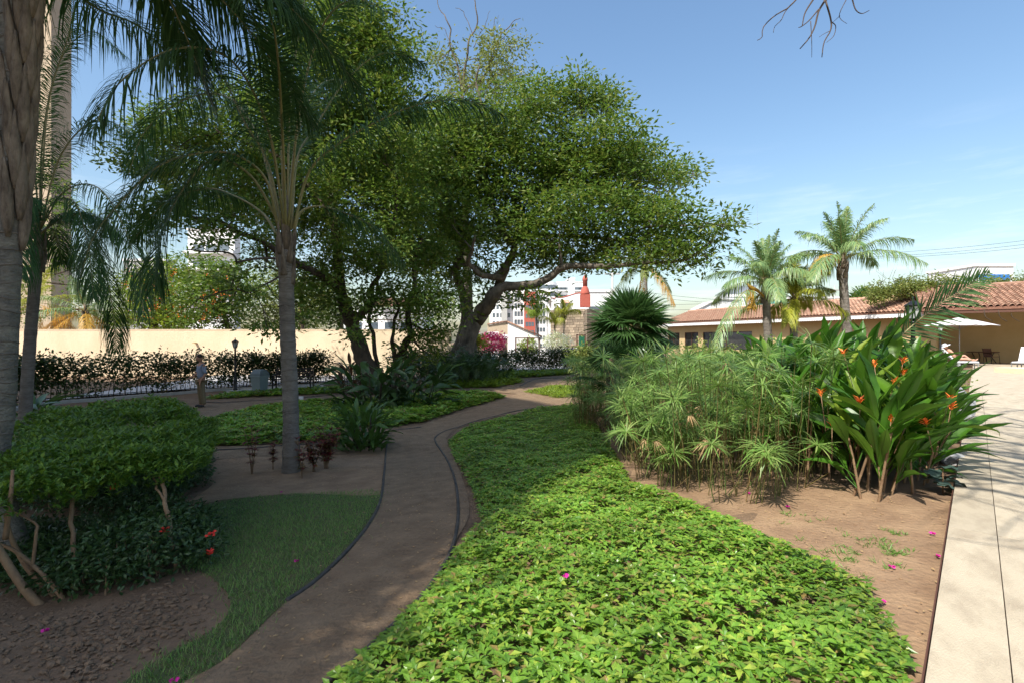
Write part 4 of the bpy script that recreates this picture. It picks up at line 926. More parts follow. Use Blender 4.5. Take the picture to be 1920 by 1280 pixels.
PM = [M['rachis'], M['L_palm']]
# central queen palm
b = G(546, 884); YP = b[1]; yo = lambda lst: [P(p[0], p[1], YP + (p[2] if len(p) > 2 else 0)) for p in lst]
tr = [b - [0, 0, .1], P(545, 760, YP), P(540, 640, YP), P(537, 540, YP), P(536, 470, YP)]
fr = [(yo([(534, 440), (524, 218, .1), (504, 100, .2), (484, -10, .3), (440, -150, .3)]), dict(nleaf=110, petiole=.35, fr0=0) if 0 else dict(petiole=.33, Ll=.85)),
      (yo([(539, 440), (544, 200, .1), (566, 30, .2), (600, -120, .4)]), dict(petiole=.36, Ll=.85)),
      (yo([(522, 430), (500, 340, -.3), (450, 294, -.6), (386, 286, -.9), (302, 309, -1.2), (235, 370, -1.4), (178, 440, -1.6), (150, 520, -1.7)]), dict(petiole=.24, Ll=.95, droop=.75, nleaf=120)),
      (yo([(520, 440), (492, 400, .3), (440, 368, .6), (386, 354, .9), (310, 380, 1.1), (250, 450, 1.2)]), dict(petiole=.3, Ll=.8, droop=.8)),
      (yo([(552, 430), (565, 397, .1), (600, 387, .3), (652, 402, .5), (705, 430, .6), (755, 490, .7)]), dict(petiole=.3, Ll=.6, droop=.8, nleaf=80)),
      (yo([(550, 430), (580, 322, -.1), (635, 270, -.2), (700, 232, -.3), (790, 195, -.3), (880, 190, -.3), (950, 220, -.3)]), dict(petiole=.2, Ll=.80, droop=.9, nleaf=130)),
      (yo([(546, 430), (557, 300, .3), (590, 240, .6), (650, 150, .8), (720, 100, 1.0), (800, 120, 1.2)]), dict(petiole=.28, Ll=.8, droop=.8)),
      (yo([(530, 430), (500, 300), (462, 235, -.2), (410, 130, -.4), (350, 60, -.6), (290, 40, -.8)]), dict(petiole=.24, Ll=.8, droop=.7, nleaf=110)),
      (yo([(530, 430), (480, 250, .5), (420, 180, 1.0), (340, 190, 1.5), (270, 250, 2.0), (240, 330, 2.2)]), dict(petiole=.24, Ll=.85, droop=.8, nleaf=110)),
      (yo([(534, 430), (505, 250, -.8), (440, 120, -1.6), (340, 90, -2.4), (230, 150, -3.0), (170, 250, -3.3)]), dict(petiole=.24, Ll=.8, droop=.8, nleaf=110)),
      (yo([(536, 430), (530, 260, -.9), (520, 100, -1.9), (500, 0, -2.8), (480, -20, -3.6)]), dict(petiole=.3, Ll=.8, droop=.7)),
      (yo([(540, 430), (560, 220, -.6), (600, 60, -1.0), (660, 0, -1.6), (740, 30, -2.0)]), dict(petiole=.35, Ll=.7, droop=.6, nleaf=80)),
      (yo([(540, 430), (556, 260, 1.2), (600, 160, 2.2), (660, 160, 2.9), (720, 230, 3.2)]), dict(petiole=.3, Ll=.8, droop=.7)),
      (yo([(530, 430), (470, 330, -.3), (400, 300, -.6), (340, 360, -.9), (300, 450, -1.1), (290, 540, -1.2)]), dict(petiole=.3, Ll=.8, droop=.8, nleaf=90))]
palm('queen_palm', 'tall queen palm with ringed grey trunk in the middle dirt bed', tr, .125, .112, fr, PM, Wl=.0115, fr0=.024, droop=.7, nleaf=135)
# boots bulging below the crown of the queen palm are part of its shape
# thick trunk at the left edge
YL = 4.5; b = G(-14, 1085)
tr = [np.array([b[0], YL, b[2] - .1]), P(-6, 900, YL), P(2, 760, YL), P(7, 640, YL), P(12, 500, YL), P(18, 350, YL), P(24, 230, YL), P(30, 80, YL), P(34, -120, YL)]
top = P(36, -240, YL); fr = []
for az, el, Ln, sg in ((.2, .6, 3.4, .75), (-.4, .5, 3.2, .8), (.9, .7, 3.6, .7), (1.6, .6, 3.2, .7), (2.4, .6, 3.2, .8), (3.4, .5, 3.0, .8), (4.4, .6, 3.2, .7), (5.2, .5, 3.2, .7), (.5, .2, 3.0, .6), (1.1, .3, 3.4, .6), (1.25, .9, 3.8, .75), (.75, 1.0, 3.6, .8)):
    fr.append((auto(top, az, el, Ln, sg),))
fr.append(([P(60, -180, YL), P(170, -120, YL + .8), P(290, -40, YL + 1.4), P(345, 60, YL + 1.8), P(400, 200, YL + 2.0)], dict(droop=.5, Ll=.75, nleaf=150)))
fr.append(([P(50, -180, YL), P(90, -60, YL + 1.0), P(180, 15, YL + 1.8), P(260, 50, YL + 2.4), P(330, 120, YL + 3.0), P(380, 190, YL + 3.2)], dict(droop=.9, Ll=.8, nleaf=110)))
fr.append(([P(60, -220, YL + .2), P(240, -170, YL + 1.0), P(420, -120, YL + 1.6), P(560, -20, YL + 2.0)], dict(droop=.8, Ll=.7, nleaf=110)))
palm('queen_palm.001', 'thick lichen marked palm trunk filling the left frame edge', tr, .092, .110, fr, PM, Ll=.75, Wl=.010, nleaf=130, droop=.7, boots=False, bark=M['lichen'])
bt = MB()
for q in range(46):
    a = q * 2.4 + .3; z = 2.45 + q * .052; p = np.array(P(22 + q * .7, 640, YL)); p[2] = 0
    o = np.array([math.cos(a), math.sin(a), 0]); rr = .10
    bt.tube(catmull([p + o * rr * .75 + [0, 0, z - .25], p + o * rr * .9 + [0, 0, z], p + o * rr * 1.08 + [0, 0, z + .22], p + o * rr * 1.32 + [.0, 0, z + .42]], 9), np.array([.35, .7, .9, .95, .85, .7, .5, .35, .12]) * .05, 6)
qp = bpy.data.objects['queen_palm.001']; bt.build('leaf_bases', M['boot'], qp, -qp.location)
# second left palm
YL = 13.; b = G(46, 800); b = np.array([(46 - 960) / F * YL, YL, float(terr((46 - 960) / F * YL, YL))])
tr = [b - [0, 0, .1], P(50, 733, YL), P(58, 620, YL), P(66, 530, YL), P(72, 470, YL)]
top = P(74, 440, YL); fr = []
for px in ([(74, 430), (80, 260), (110, 120), (170, 60), (240, 110)], [(74, 430), (60, 250), (50, 100), (20, 30)], [(76, 430), (110, 300), (170, 230), (230, 240), (290, 310)], [(76, 430), (120, 360), (180, 350), (230, 420), (260, 520), (270, 600)],
           [(76, 440), (120, 400), (170, 440), (200, 520), (215, 610), (218, 660)], [(74, 430), (30, 300), (-20, 260), (-60, 330)], [(74, 430), (30, 380), (0, 420), (-20, 500)], [(76, 430), (100, 380), (140, 380), (165, 460), (175, 560)],
           [(74, 430), (90, 200), (130, 60), (140, -20)], [(74, 430), (40, 370), (30, 420), (40, 520)]):
    dy = R.uniform(-2, 2); fr.append(([P(p[0], p[1], YL + dy * k / (len(px) - 1)) for k, p in enumerate(px)],))
for k in range(6): fr.append((auto(top, k * 1.05, R.uniform(.3, 1.0), 2.8, .7),))
palm('queen_palm.002', 'slimmer palm with dark ringed trunk right of the thick one', tr, .135, .115, fr, PM, Ll=.85, Wl=.011, nleaf=110, droop=.8)
# palms by the pool house
def small_palm(name, label, pxb, pyt, Y, r, rad, mats, n=13, pxt=None, gold=0, group='palms in front of the pool house', seed=0, elr=(.25, 1.35), Ll=.62, droop=.75):
    pxt = pxt or pxb; x = (pxb - 960) / F * Y; top = P(pxt, pyt, Y); b = np.array([x, Y, -.5])
    tr = [b, (b * .6 + top * .4) + [(x - top[0]) * .2, 0, 0], b * .25 + top * .75, top]; fr = []
    for k in range(n):
        az = k * 2.4 + seed; el = elr[1] - (elr[1] - elr[0]) * k / n; L_ = rad * R.uniform(.85, 1.1); sag = .22 + .35 * (k / n)
        kw = {}
        if k >= n - gold: kw = dict(mats=[M['L_gold'], M['L_gold']])
        fr.append((auto(top + [0, 0, .25], az, el, L_, sag), kw))
    return palm(name, label, tr, r, r * .8, fr, mats, Ll=Ll, Wl=.015, nleaf=80, droop=droop, boots=True, group=group, fr0=.02)
PM2 = [M['rachis'], M['L_palm2']]
small_palm('queen_palm.003', 'green palm under the antenna mast before the pool house', 1443, 545, 19, .16, 2.5, PM2, 21, 1436, 0, seed=.4, elr=(.2, 1.5))
small_palm('queen_palm.004', 'short bright yellow green palm between the two taller pale palms', 1487, 572, 19.5, .15, 2.0, [M['L_yel'], M['L_yel']], 18, 1489, 0, seed=1.0, elr=(-.1, 1.5))
small_palm('queen_palm.005', 'tallest pale palm with one golden frond before the pool house', 1592, 500, 18.5, .17, 2.6, PM2, 20, 1580, 0, seed=2.2, elr=(.15, 1.5))
pc = bpy.data.objects['queen_palm.005']; mb = MB(); o = np.array(pc.location)
frond(mb, np.array([P(1578, 490, 18.5), P(1560, 478, 18.3), P(1540, 480, 18.1), P(1522, 500, 18)]) - o, 46, .6, .018, droop=1.2, r0=.02, mr=0, ml=0); mb.build('frond', M['L_gold'], pc)['label'] = 'golden yellow drooping frond'
pc = bpy.data.objects['queen_palm.003']; o = np.array(pc.location); mb = MB()
mb.tube(np.array([P(1432, 556, 18.8), P(1420, 545, 18.6), P(1408, 540, 18.5), P(1398, 530, 18.4)]) - o, [.03, .06, .08, .01], 6)
for k in range(26): a = P(1408 + R.normal(0, 4), 545 + R.normal(0, 2), 18.5); mb.tube(np.array([a, a + [R.normal(0, .05), 0, -.35], a + [R.normal(0, .08), 0, -.7]]) - o, .014, 4, caps=False)
mb.build('seed_cluster', M['L_gold'], pc)
mb = MB(); frond(mb, np.array([P(1434, 560, 18.9), P(1400, 545, 18.0), P(1372, 580, 17.2), P(1348, 630, 16.5), P(1340, 690, 16.2)]) - o, 60, .5, .015, droop=1.0, r0=.02); mb.build('frond', PM2, pc)
# drooping coconut palm far behind
small_palm('coconut_palm', 'distant drooping coconut palm behind the fig tree branch end', 1216, 500, 48, .16, 3.6, [M['L_gold'], M['L_olive']], 12, 1210, 2, group=None, seed=.2, elr=(-.9, 1.1), Ll=.9, droop=1.1)
# yellow areca palms by the white wall
for i, (pa, pb, py, lb) in enumerate(((1012, 1006, 600, 'green and yellow arching palm beside the barred gate'), (1040, 1040, 612, 'bright yellow palm tuft above the white flowers'), (1056, 1058, 596, 'yellow arching palm in front of the stone building'))):
    small_palm('areca_palm', lb, pa, py, 45.5 + i * .3, .07, 2.2, [M['L_yel'], M['L_yel'] if i else M['L_bright']], 8, pb, 0, 'yellow palms by the white wall', seed=i, elr=(.7, 1.3), Ll=.7, droop=1.3)
bpy.context.view_layer.update()
# palms with sunlit fronds behind the wall at the far left
small_palm('queen_palm.006', 'sunlit yellowish palm behind the wall at the far left', 60, 575, 37, .2, 4.2, [M['L_yel'], M['L_yel']], 13, 62, 3, None, 1.0, (-.6, 1.2), 1.0, .9)
small_palm('queen_palm.007', 'palm with arching dry lower fronds behind the cream wall', 160, 590, 36, .2, 3.8, [M['L_gold'], M['L_palm2']], 13, 160, 4, None, .3, (-.6, 1.2), 1.0, .9)

# fan palms
def fanleaf_mesh(nm, r=.62, seg=34):
    mb = MB(); th = np.radians(np.linspace(-125, 125, seg)); d = np.stack([np.sin(th), np.cos(th), np.zeros(seg)], 1); s_ = np.array([0., .45, .8, 1.])
    Ln = r * (.85 + .15 * np.cos(th)) * R.uniform(.92, 1.05, seg); pts = d[:, None] * (Ln[:, None] * s_)[..., None]
    pts[:, :, 2] += (-.28 * (s_ ** 2.4)[None] * Ln[:, None]) * R.uniform(.4, 1.3, seg)[:, None] + .10 * r * (np.cos(th) - .3)[:, None] * s_[None] * 0
    wd = np.stack([np.cos(th), -np.sin(th), np.where(np.arange(seg) % 2, .5, -.5)], 1)
    mb.strips(pts, unit(wd), np.array([.002, .026, .013, .001]), 0); return mb.mesh(nm, M['L_fan'])
FAN = [fanleaf_mesh('fan_leaf') for _ in range(3)]
def fan_palm(name, label, base, h, n, r, loc_r=.8, group=None, mat_=None):
    t = thing(name, label, 'fan palm', base, 0, group); MB().tube(catmull([(0, 0, -.1), (.03, 0, h * .5), (0, 0, h)], 10), [.15] * 3 + [.12] * 7, 10).build('trunk', M['boot'], t)
    pt = MB()
    for k in range(n):
        az = k * 2.4 + .4; el = math.radians(85 - 128 * (k / n) ** 1.1); L_ = loc_r * (.75 + .35 * (k / n))
        d = np.array([math.cos(az) * math.cos(el), math.sin(az) * math.cos(el), math.sin(el)]); e_ = np.array([0, 0, h]) + d * L_; e_[2] -= .12 * L_
        pt.tube(catmull([(0, 0, h), (np.array([0, 0, h]) + e_) / 2 + [0, 0, .06], e_], 6), np.linspace(.016, .009, 6), 5, caps=False)
        q = Vector(d + np.array([0, 0, -.25])).normalized().to_track_quat('Y', 'Z')
        q = q @ Matrix.Rotation(R.normal(0, .35), 3, 'Y').to_quaternion() @ Matrix.Rotation(R.normal(.15, .15), 3, 'X').to_quaternion()
        o = inst(FAN[k % 3], 'leaf', t, e_, q.to_euler(), r / .62 * R.uniform(.85, 1.1))
    pt.build('leaf_stalks', M['rachis'], t); return t
YQ = 13.5; p = P(1186, 640, YQ); fan_palm('fan_palm', 'dense dark green fan palm between stone building and pool house', (p[0], YQ, -.55), 2.3, 48, .72, .62)
YQ = 12.; p = P(1138, 640, YQ); fan_palm('fan_palm.001', 'small pale fan palm low beside the papyrus', (p[0] + .1, YQ, -.5), 1.2, 12, .5, .5)
YQ = 44.; p = P(1622, 640, YQ); fan_palm('fan_palm.002', 'green fan palm showing above the tiled roof behind', (p[0], YQ, 0), 4.4, 26, 1.3, .9)

# tall feather fronds rising from the flower bed on the right
def bedfrond_palm(name, label, base, fronds, nleaf, Ll, Wl):
    t = thing(name, label, 'palm tree', base)
    for ctrl, kw in fronds:
        mb = MB(); a = dict(nleaf=nleaf, Ll=Ll, Wl=Wl, droop=.12, petiole=.25, r0=.018, fan=62, lift=.5); a.update(kw); frond(mb, np.array(ctrl) - np.array(base), **a); mb.build('frond', [M['rachis'], M['L_palm']], t)
    return t
Yd = 7.6; b = P(1560, 800, Yd); b[2] = -.1
bedfrond_palm('young_palm', 'young palm with long feather fronds rising above the orange flowers', b,
    [([P(1540, 830, Yd), P(1600, 740, Yd), P(1665, 655, Yd), P(1735, 590, Yd), (P(1800, 545, Yd + .2)), P(1855, 512, Yd + .4)], dict(Ll=.52, nleaf=58, petiole=.28, up=(.25, -.9, .35))),
     ([P(1540, 850, Yd - .2), P(1580, 760, Yd - .2), P(1625, 690, Yd - .1), P(1665, 630, Yd), P(1672, 615, Yd)], dict(Ll=.45, nleaf=46, up=(.3, -.9, .3))),
     ([P(1540, 830, Yd + .3), P(1600, 750, Yd + .6), P(1700, 720, Yd + 1.0), P(1760, 740, Yd + 1.2)], dict(Ll=.35, nleaf=40, droop=.5))], 50, .5, .014)
# ---------------------------------------------------------------- hedges
def hedge(name, label, line, h0, h1, thick, n, leaf, L_, W_, nl, cat='hedge', stems=True, spread=.12, gap=0., group=None, quick=True):
    """shrub row along a world polyline: bushes with stems below"""
    t = thing(name, label, cat, (0, 0, 0), 0, group); c = catmull(np.array(line), 400); i = R.integers(0, 400, n); z0 = terr(c[i, 0], c[i, 1])
    plant = np.sin(i * .45) + .6 * np.sin(i * 1.13 + 1); u = R.uniform(0, 1, n) ** .75
    z = z0 + h0 + (h1 - h0 + .10 * plant * gap) * u
    keep = R.random(n) < 1 - gap * .8 * (1 - u) * (plant < 0); i, z, z0, u = i[keep], z[keep], z0[keep], u[keep]
    off = R.normal(0, thick * .4, (len(i), 2)) * (.5 + .6 * u)[:, None]; cc = np.column_stack([c[i, 0] + off[:, 0], c[i, 1] + off[:, 1], z])
    mb = MB(); cloud_leaves(mb, cc, nl, spread, L_, W_, 0, .8, .7, quick); tag(mb.build('foliage', leaf, t), kind='stuff')
    if stems:
        sm = MB()
        for q in np.linspace(3, 396, int(n / 16) + 8).astype(int):
            p = np.array([c[q, 0], c[q, 1], terr(c[q, 0], c[q, 1])])
            for _ in range(2): e_ = p + [R.normal(0, .12), R.normal(0, .12), h1 * .75]; sm.tube([p, (p + e_) / 2 + R.normal(0, .03, 3), e_], [.014, .010, .006], 4, caps=False)
        tag(sm.build('stems', M['darkbark'], t), kind='stuff')
    return t
hl = kc + nrm * .95
H1 = hl[:34]; H2 = hl[40:]
hedge('hedge', 'long leafy see through hedge along the kerb before the cream wall', H1, .25, 1.5, .34, 1500, M['L_hedge'], .15, .07, 15, gap=.75, spread=.15)
hedge('hedge.001', 'trimmed darker hedge right of the fig tree below the white houses', H2, .2, 1.55, .45, 1300, M['L_hedge'], .13, .07, 16, spread=.14)
# bougainvillea, white flowers, bits of garden beyond
def bush(name, label, px, py, rp, Y, leaf, L_, n, nl, cat='shrub', sq=.8, group=None, W_=None, sp=.16):
    c = P(px, py, Y); r = rp / F * Y; t = thing(name, label, cat, (c[0], c[1], 0), 0, group); mb = MB()
    cc = ell(n, (0, 0, c[2]), (r, r, r * sq)); cloud_leaves(mb, cc, nl, sp, L_, W_ or L_ * .5, 0, .8, .6); tag(mb.build('foliage', leaf, t), kind='stuff')
    g = float(terr(c[0], c[1])); sm = MB()
    for _ in range(5): sm.tube([(R.normal(0, .05), R.normal(0, .05), g - .05), (R.normal(0, r * .3), R.normal(0, r * .3), (g + c[2]) / 2), (R.normal(0, r * .5), R.normal(0, r * .5), c[2])], [.03, .02, .008], 5)
    sm.build('stems', M['darkbark'], t); return t
bush('bougainvillea', 'round bougainvillea bush covered in hot pink flowers beside the cottage', 924, 642, 22, 38, M['pink'], .16, 150, 16, 'flowering shrub')
bush('shrub', 'yellow green shrub squeezed between fig trunk and pink bougainvillea', 896, 640, 13, 36.5, M['L_yel'], .3, 30, 12)
bush('flowering_shrub', 'white flowering shrub below the yellow palms', 1045, 641, 26, 45, M['whitefl'], .16, 110, 16, 'flowering shrub', .6)
bush('shrub.001', 'light green shrub behind the barred gate', 990, 648, 16, 49.5, M['L_bright'], .3, 30, 12)
bush('shrub.002', 'green bush by the fan palm with orange tinted leaves', 1100, 668, 30, 18, M['L_olive'], .14, 90, 14, 'shrub', .5)
bush('pink_flower_shrub', 'low pink flowering shrub at the tan pool house wall', 1600, 644, 26, 24, M['pink'], .06, 50, 9, 'flowering shrub', .5, sp=.25)
# vine over the pavilion roof ridge
t = thing('climbing_vine', 'leafy vine sprawling along the ridge of the pavilion roof', 'vine', (0, 0, 0)); mb = MB(); cc = []
for q in range(800):
    px = R.uniform(1630, 1960); yl = np.interp(px, [1630, 1700, 1800, 1900, 1960], [545, 530, 530, 532, 528]); spike = 14 * (R.random() < .12)
    cc.append(P(px, yl + 9 + R.normal(2, 6) - spike, 36.5 + R.normal(0, .4)))
cloud_leaves(mb, np.array(cc), 20, .15, .17, .10, 0, .8); tag(mb.build('foliage', M['L_olive'], t), kind='stuff')
sm = MB()
for q in range(26):
    px = R.uniform(1640, 1930); a = P(px, 535, 36.5); sm.tube([a, a + [R.normal(0, .3), 0, .5], a + [R.normal(0, .3), 0, R.uniform(.7, 1.3)]], [.02, .012, .006], 4)
for px in (1845, 1872, 1895): 
    a = P(px, 588, 29.5); sm.tube(catmull([a + [0, 0, .2], a + [.1, 0, -.2], a + [.5, 0, -.45]], 8), .02, 5)
sm.build('stems', M['darkbark'], t)
bush('shrub.003', 'dark leafy shrub left of the vine on the roof line', 1622, 560, 26, 42, M['L_fig'], .22, 60, 14)

# ---------------------------------------------------------------- ground covers
def cover(name, label, poly, h, dens, L_, W_, leaf, clump=5, quick=False, kindname='plants', edge=.25, up=1.0):
    x, y = scatter(poly, dens); d = edgedist(x, y, poly); hh = h * (.35 + .65 * smooth(d / edge)); nz_ = .5 + .5 * np.sin(x * 5.1 + 1.3 * np.sin(y * 3.7)) * np.sin(y * 4.3 + 1.1 * np.sin(x * 2.9))
    lv = R.uniform(0, 1, len(x)) ** .5; z = terr(x, y) + hh * (.55 + .45 * nz_) * lv
    n = len(x); c = np.column_stack([x, y, z]); az = R.uniform(0, 2 * math.pi, n); lean = R.normal(0, .22, (n, 2))
    sz = np.interp(y, [2, 6, 12, 25], [1, 1.05, 1.35, 2.0]) * R.uniform(.7, 1.2, n)
    P_, D_, N_, S_ = [], [], [], []
    for k in range(clump):
        a = az + k * 2 * math.pi / clump + R.normal(0, .3, n); rise = R.uniform(-.05, .55, n) if k < clump - 1 else np.full(n, .8)
        d_ = np.column_stack([np.cos(a), np.sin(a), rise]); d_[:, :2] += lean; P_.append(c); D_.append(d_)
        N_.append(np.column_stack([lean * .8 - d_[:, :2] * .25, np.full(n, up)]) + R.normal(0, .16, (n, 3))); S_.append(sz * (1 if k < clump - 1 else .6))
    mb = MB(); P_, D_, N_, S_ = map(np.concatenate, (P_, D_, N_, S_)); (mb.quick if quick else mb.leaves)(P_, D_, N_, L_ * S_, W_ * S_)
    o = mb.build(name, leaf); return tag(o, label, kindname, kind='stuff')
coverpoly = wpoly([(560, 1340), (640, 1275), (722, 1200), (800, 1125), (850, 1050), (905, 985), (890, 925), (858, 868), (842, 830), (870, 806), (940, 788), (1020, 768), (1080, 762), (1120, 800), (1150, 852), (1180, 905), (1240, 935), (1330, 965), (1420, 1010), (1500, 1050), (1560, 1075), (1625, 1110), (1668, 1170), (1700, 1240), (1715, 1330), (1500, 1500), (800, 1500)])
dn = lambda y: float(np.interp(y, [1.5, 4, 7, 12, 20], [520, 470, 380, 210, 110]))
cover('ground_cover', 'lush bright green leafy ground cover sweeping past the curving path', coverpoly, .22, lambda y: dn(y) * 1.9, .056, .026, M['L_cover'], 5)
cover('ground_cover.001', 'shaded ground cover bed beyond the first path and the ginger clump', wpoly([(735, 800), (790, 792), (870, 765), (945, 745), (900, 738), (800, 742), (720, 752), (640, 756), (640, 800)]), .22, lambda y: 150, .12, .055, M['L_cover'], 5, True)
cover('ground_cover.002', 'shaded ground cover strip behind the queen palm trunk', wpoly([(375, 836), (400, 790), (480, 768), (560, 758), (640, 752), (640, 830), (560, 832)]), .22, lambda y: 170, .11, .05, M['L_cover'], 5, True)
cover('ground_cover.003', 'thin green strip between the track and the concrete pad', wpoly([(380, 748), (440, 746), (560, 740), (640, 736), (640, 726), (620, 729), (450, 737)]), .12, lambda y: 70, .14, .06, M['L_cover'], 4, True)
cover('ground_cover.004', 'green verge under the fig tree ferns beside the far path', wpoly([(800, 728), (930, 726), (980, 716), (960, 708), (1070, 702), (1070, 697), (930, 700), (820, 720)]), .15, lambda y: 40, .2, .08, M['L_bright'], 4, True)
cover('grass_patch', 'pale grass patch inside the bend of the far path', wpoly([(985, 735), (1040, 724), (1110, 726), (1110, 742), (1040, 746)]), .1, lambda y: 90, .12, .03, M['L_bright'], 4, True, 'grass')
# lawn blades
x, y = scatter(lawn, lambda y: float(np.interp(y, [2, 4, 7], [5600, 4000, 2400]))); n = len(x); jr = np.where(R.random(n) < .25, .09, .02); x = x + R.normal(0, 1, n) * jr; y = y + R.normal(0, 1, n) * jr
mb = MB(); d = rdir(n); base = np.column_stack([x, y, terr(x, y)]); s_ = np.array([0, .6, 1.]); h = R.uniform(.015, .042, n)
pts = base[:, None] + (d * [1, 1, 0])[:, None] * (h * .8)[:, None, None] * (s_ ** 1.6)[None, :, None]; pts[:, :, 2] += h[:, None] * s_
mb.strips(pts, unit(np.column_stack([-d[:, 1], d[:, 0], d[:, 0] * 0])), np.array([.0022, .0018, .0002]))
tag(mb.build('grass', M['L_grass']), 'short mown green grass of the small lawn by the path', 'grass', kind='stuff')
# weeds on the dirt strip by the terrace
wp = wpoly([(1470, 960), (1700, 1000), (1715, 1060), (1640, 1130), (1700, 1230), (1640, 1130), (1560, 1075), (1450, 1010)])
x, y = scatter(wp, lambda y: 190); k = (np.sin(x * 4 + 1) * np.sin(y * 5) > .1) | (R.random(len(x)) < .12); x, y = x[k], y[k]
mb = MB(); c = np.column_stack([x, y, terr(x, y)]); cc = np.repeat(c, 9, 0); n = len(cc); d = rdir(n, R.uniform(.3, 1.4, n)); mb.quick(cc + R.normal(0, .012, (n, 3)) * [1, 1, 0], d, rdir(n, .5), R.uniform(.03, .07, n), .006, 0, .1)
tag(mb.build('weeds', M['L_grass']), 'thin weeds sprouting in the dry dirt beside the terrace edge', 'weeds', kind='stuff')
# leaf litter and clods
def litter(name, label, poly, dens, L_, leaf, cat='leaf litter'):
    x, y = scatter(poly, dens); n = len(x); mb = MB(); mb.quick(np.column_stack([x, y, terr(x, y) + .017]), rdir(n, .05), unit(R.normal(0, .25, (n, 3)) + [0, 0, 1]), L_ * R.uniform(.5, 1.4, n), L_ * .5)
    return tag(mb.build(name, leaf), label, cat, kind='stuff')
litter('leaf_litter', 'dry fallen leaves scattered on the paths and beds', wpoly([(380, 1400), (640, 1290), (840, 1100), (900, 960), (840, 830), (960, 740), (1060, 706), (1000, 700), (700, 800), (400, 850), (350, 950), (700, 930), (600, 1060), (430, 1240)]), lambda y: 55, .026, M['L_dry'])
litter('leaf_litter.001', 'dry leaf bits on the sunny dirt by the papyrus clump', wpoly([(1150, 850), (1790, 935), (1740, 1280), (1640, 1130), (1450, 1010)]), lambda y: 45, .025, M['L_dry'])
def clods(name, label, poly, dens, r, m_=None, cat='soil'):
    bm = bmesh.new(); bmesh.ops.create_icosphere(bm, subdivisions=1, radius=1); bv = np.array([v.co[:] for v in bm.verts]); bf = np.array([[v.index for v in f_.verts] for f_ in bm.faces]); bm.free()
    x, y = scatter(poly, dens); kk = R.random(len(x)) < smooth(edgedist(x, y, poly) / .3) * .9 + .1; x, y = x[kk], y[kk]; n = len(x); s_ = r * np.minimum(R.lognormal(-.1, .6, n), 2.2); J = 1 + R.normal(0, .22, (n, len(bv), 1))
    v = bv[None] * J * s_[:, None, None] * np.array([1.2, 1, .7]) + np.column_stack([x, y, terr(x, y) + .3 * s_])[:, None]; f_ = bf[None] + (np.arange(n) * len(bv))[:, None, None]
    mb = MB(); mb.add(v.reshape(-1, 3), f_.reshape(-1, 3)); return tag(mb.build(name, m_ or M['clod']), label, cat, kind='stuff')
clods('soil_clods', 'dug over lumpy brown soil around the pruned shrub stems', wpoly([(-40, 1130), (100, 1140), (240, 1120), (330, 1080), (400, 1085), (430, 1130), (400, 1180), (300, 1235), (210, 1300), (0, 1450), (-40, 1450)]), lambda y: 1300, .0085)
clods('pebbles', 'small stones and crumbs on the sunny dirt strip', wpoly([(1180, 900), (1780, 950), (1735, 1280), (1640, 1130), (1450, 1010)]), lambda y: 130, .006, M['bed'], 'pebbles')
clods('gravel', 'loose grit and crumbs on the curving dirt path', main[:200] if False else main, lambda y: 260 if y < 7 else 12, .006, M['bed'], 'gravel')
# petals
PLB = ['in front of the papyrus stems', 'on the sunny dirt below the heliconias', 'in the middle of the weedy dirt strip', 'at the rim of the ground cover by the dirt strip', 'next to the rusty edging strip', 'on the dirt path by the black tube', 'on the shaded lawn', 'on the sandy bed near the queen palm', 'caught on the bright ground cover', 'under the dark hedge in the lower corner', 'at the lawn edge near the frame bottom', 'against the terrace edge, upper of two']
for i, (px, py) in enumerate([(1405, 925), (1478, 950), (1672, 1063), (1653, 1128), (1748, 1000), (803, 1112), (556, 1052), (527, 922), (1060, 1080), (84, 1183), (327, 1276), (1757, 1042)]):
    p = G(px, py, .02 if i not in (8,) else .2); mb = MB(); mb.quick(np.repeat(p[None], 6, 0) * 0, rdir(6, .5), rdir(6, .8), .026, .024)
    o = mb.build('fallen_petals', M['petal']); o.location = p; tag(o, 'fallen magenta petals ' + PLB[i], 'fallen petals', 'magenta petals dropped around the garden')

# ---------------------------------------------------------------- pruned shrubs in the left corner
def canopy(name, label, polypx, zc, thick, dens, stems, leaf, L_=.055, group='flat topped pruned shrubs', W_=.022):
    poly = np.array([[(px - 960) / F * ((CAM_Z - zc) * F / (py - 640)), (CAM_Z - zc) * F / (py - 640)] for px, py in polypx]); t = thing(name, label, 'shrub', (0, 0, 0), 0, group)
    x, y = scatter(poly, lambda q: dens); d = edgedist(x, y, poly); n = len(x); u = R.uniform(0, 1, n) ** .6
    z = zc - thick * (1 - u) * .9 + .05 * np.sin(x * 6.1 + y * 2) * np.sin(y * 4.7) - .15 * (1 - smooth(d / .35))
    c = np.column_stack([x, y, z]); cc = np.repeat(c, 7, 0); m = len(cc); a = np.tile(np.arange(7) * 2.4, n) + np.repeat(R.uniform(0, 6, n), 7)
    rise = R.uniform(.1, 1.5, m); dd = np.column_stack([np.cos(a), np.sin(a), rise]); mb = MB(); s_ = R.uniform(.6, 1.2, m)
    mb.leaves(cc + R.normal(0, .015, (m, 3)), dd, np.column_stack([-dd[:, :2] * .6, np.full(m, .8)]), L_ * s_, W_ * s_); tag(mb.build('foliage', leaf, t), kind='stuff')
    for pts, r in stems:
        q = [np.array(p_) for p_ in pts]; c_ = catmull(q, 16) + R.normal(0, .006, (16, 3)); MB().tube(c_, np.linspace(r, r * .65, 16) * .72, 8).build('stem', M['stem'], t)
        e_ = c_[-1]; tw = MB()
        for _ in range(0): g_ = e_ + [R.normal(0, .2), abs(R.normal(0, .3)), R.uniform(-.06, .03)]; tw.tube([c_[R.integers(11, 16)], (e_ + g_) / 2, g_], [r * .45, r * .3, r * .15], 5, caps=False)
    return t
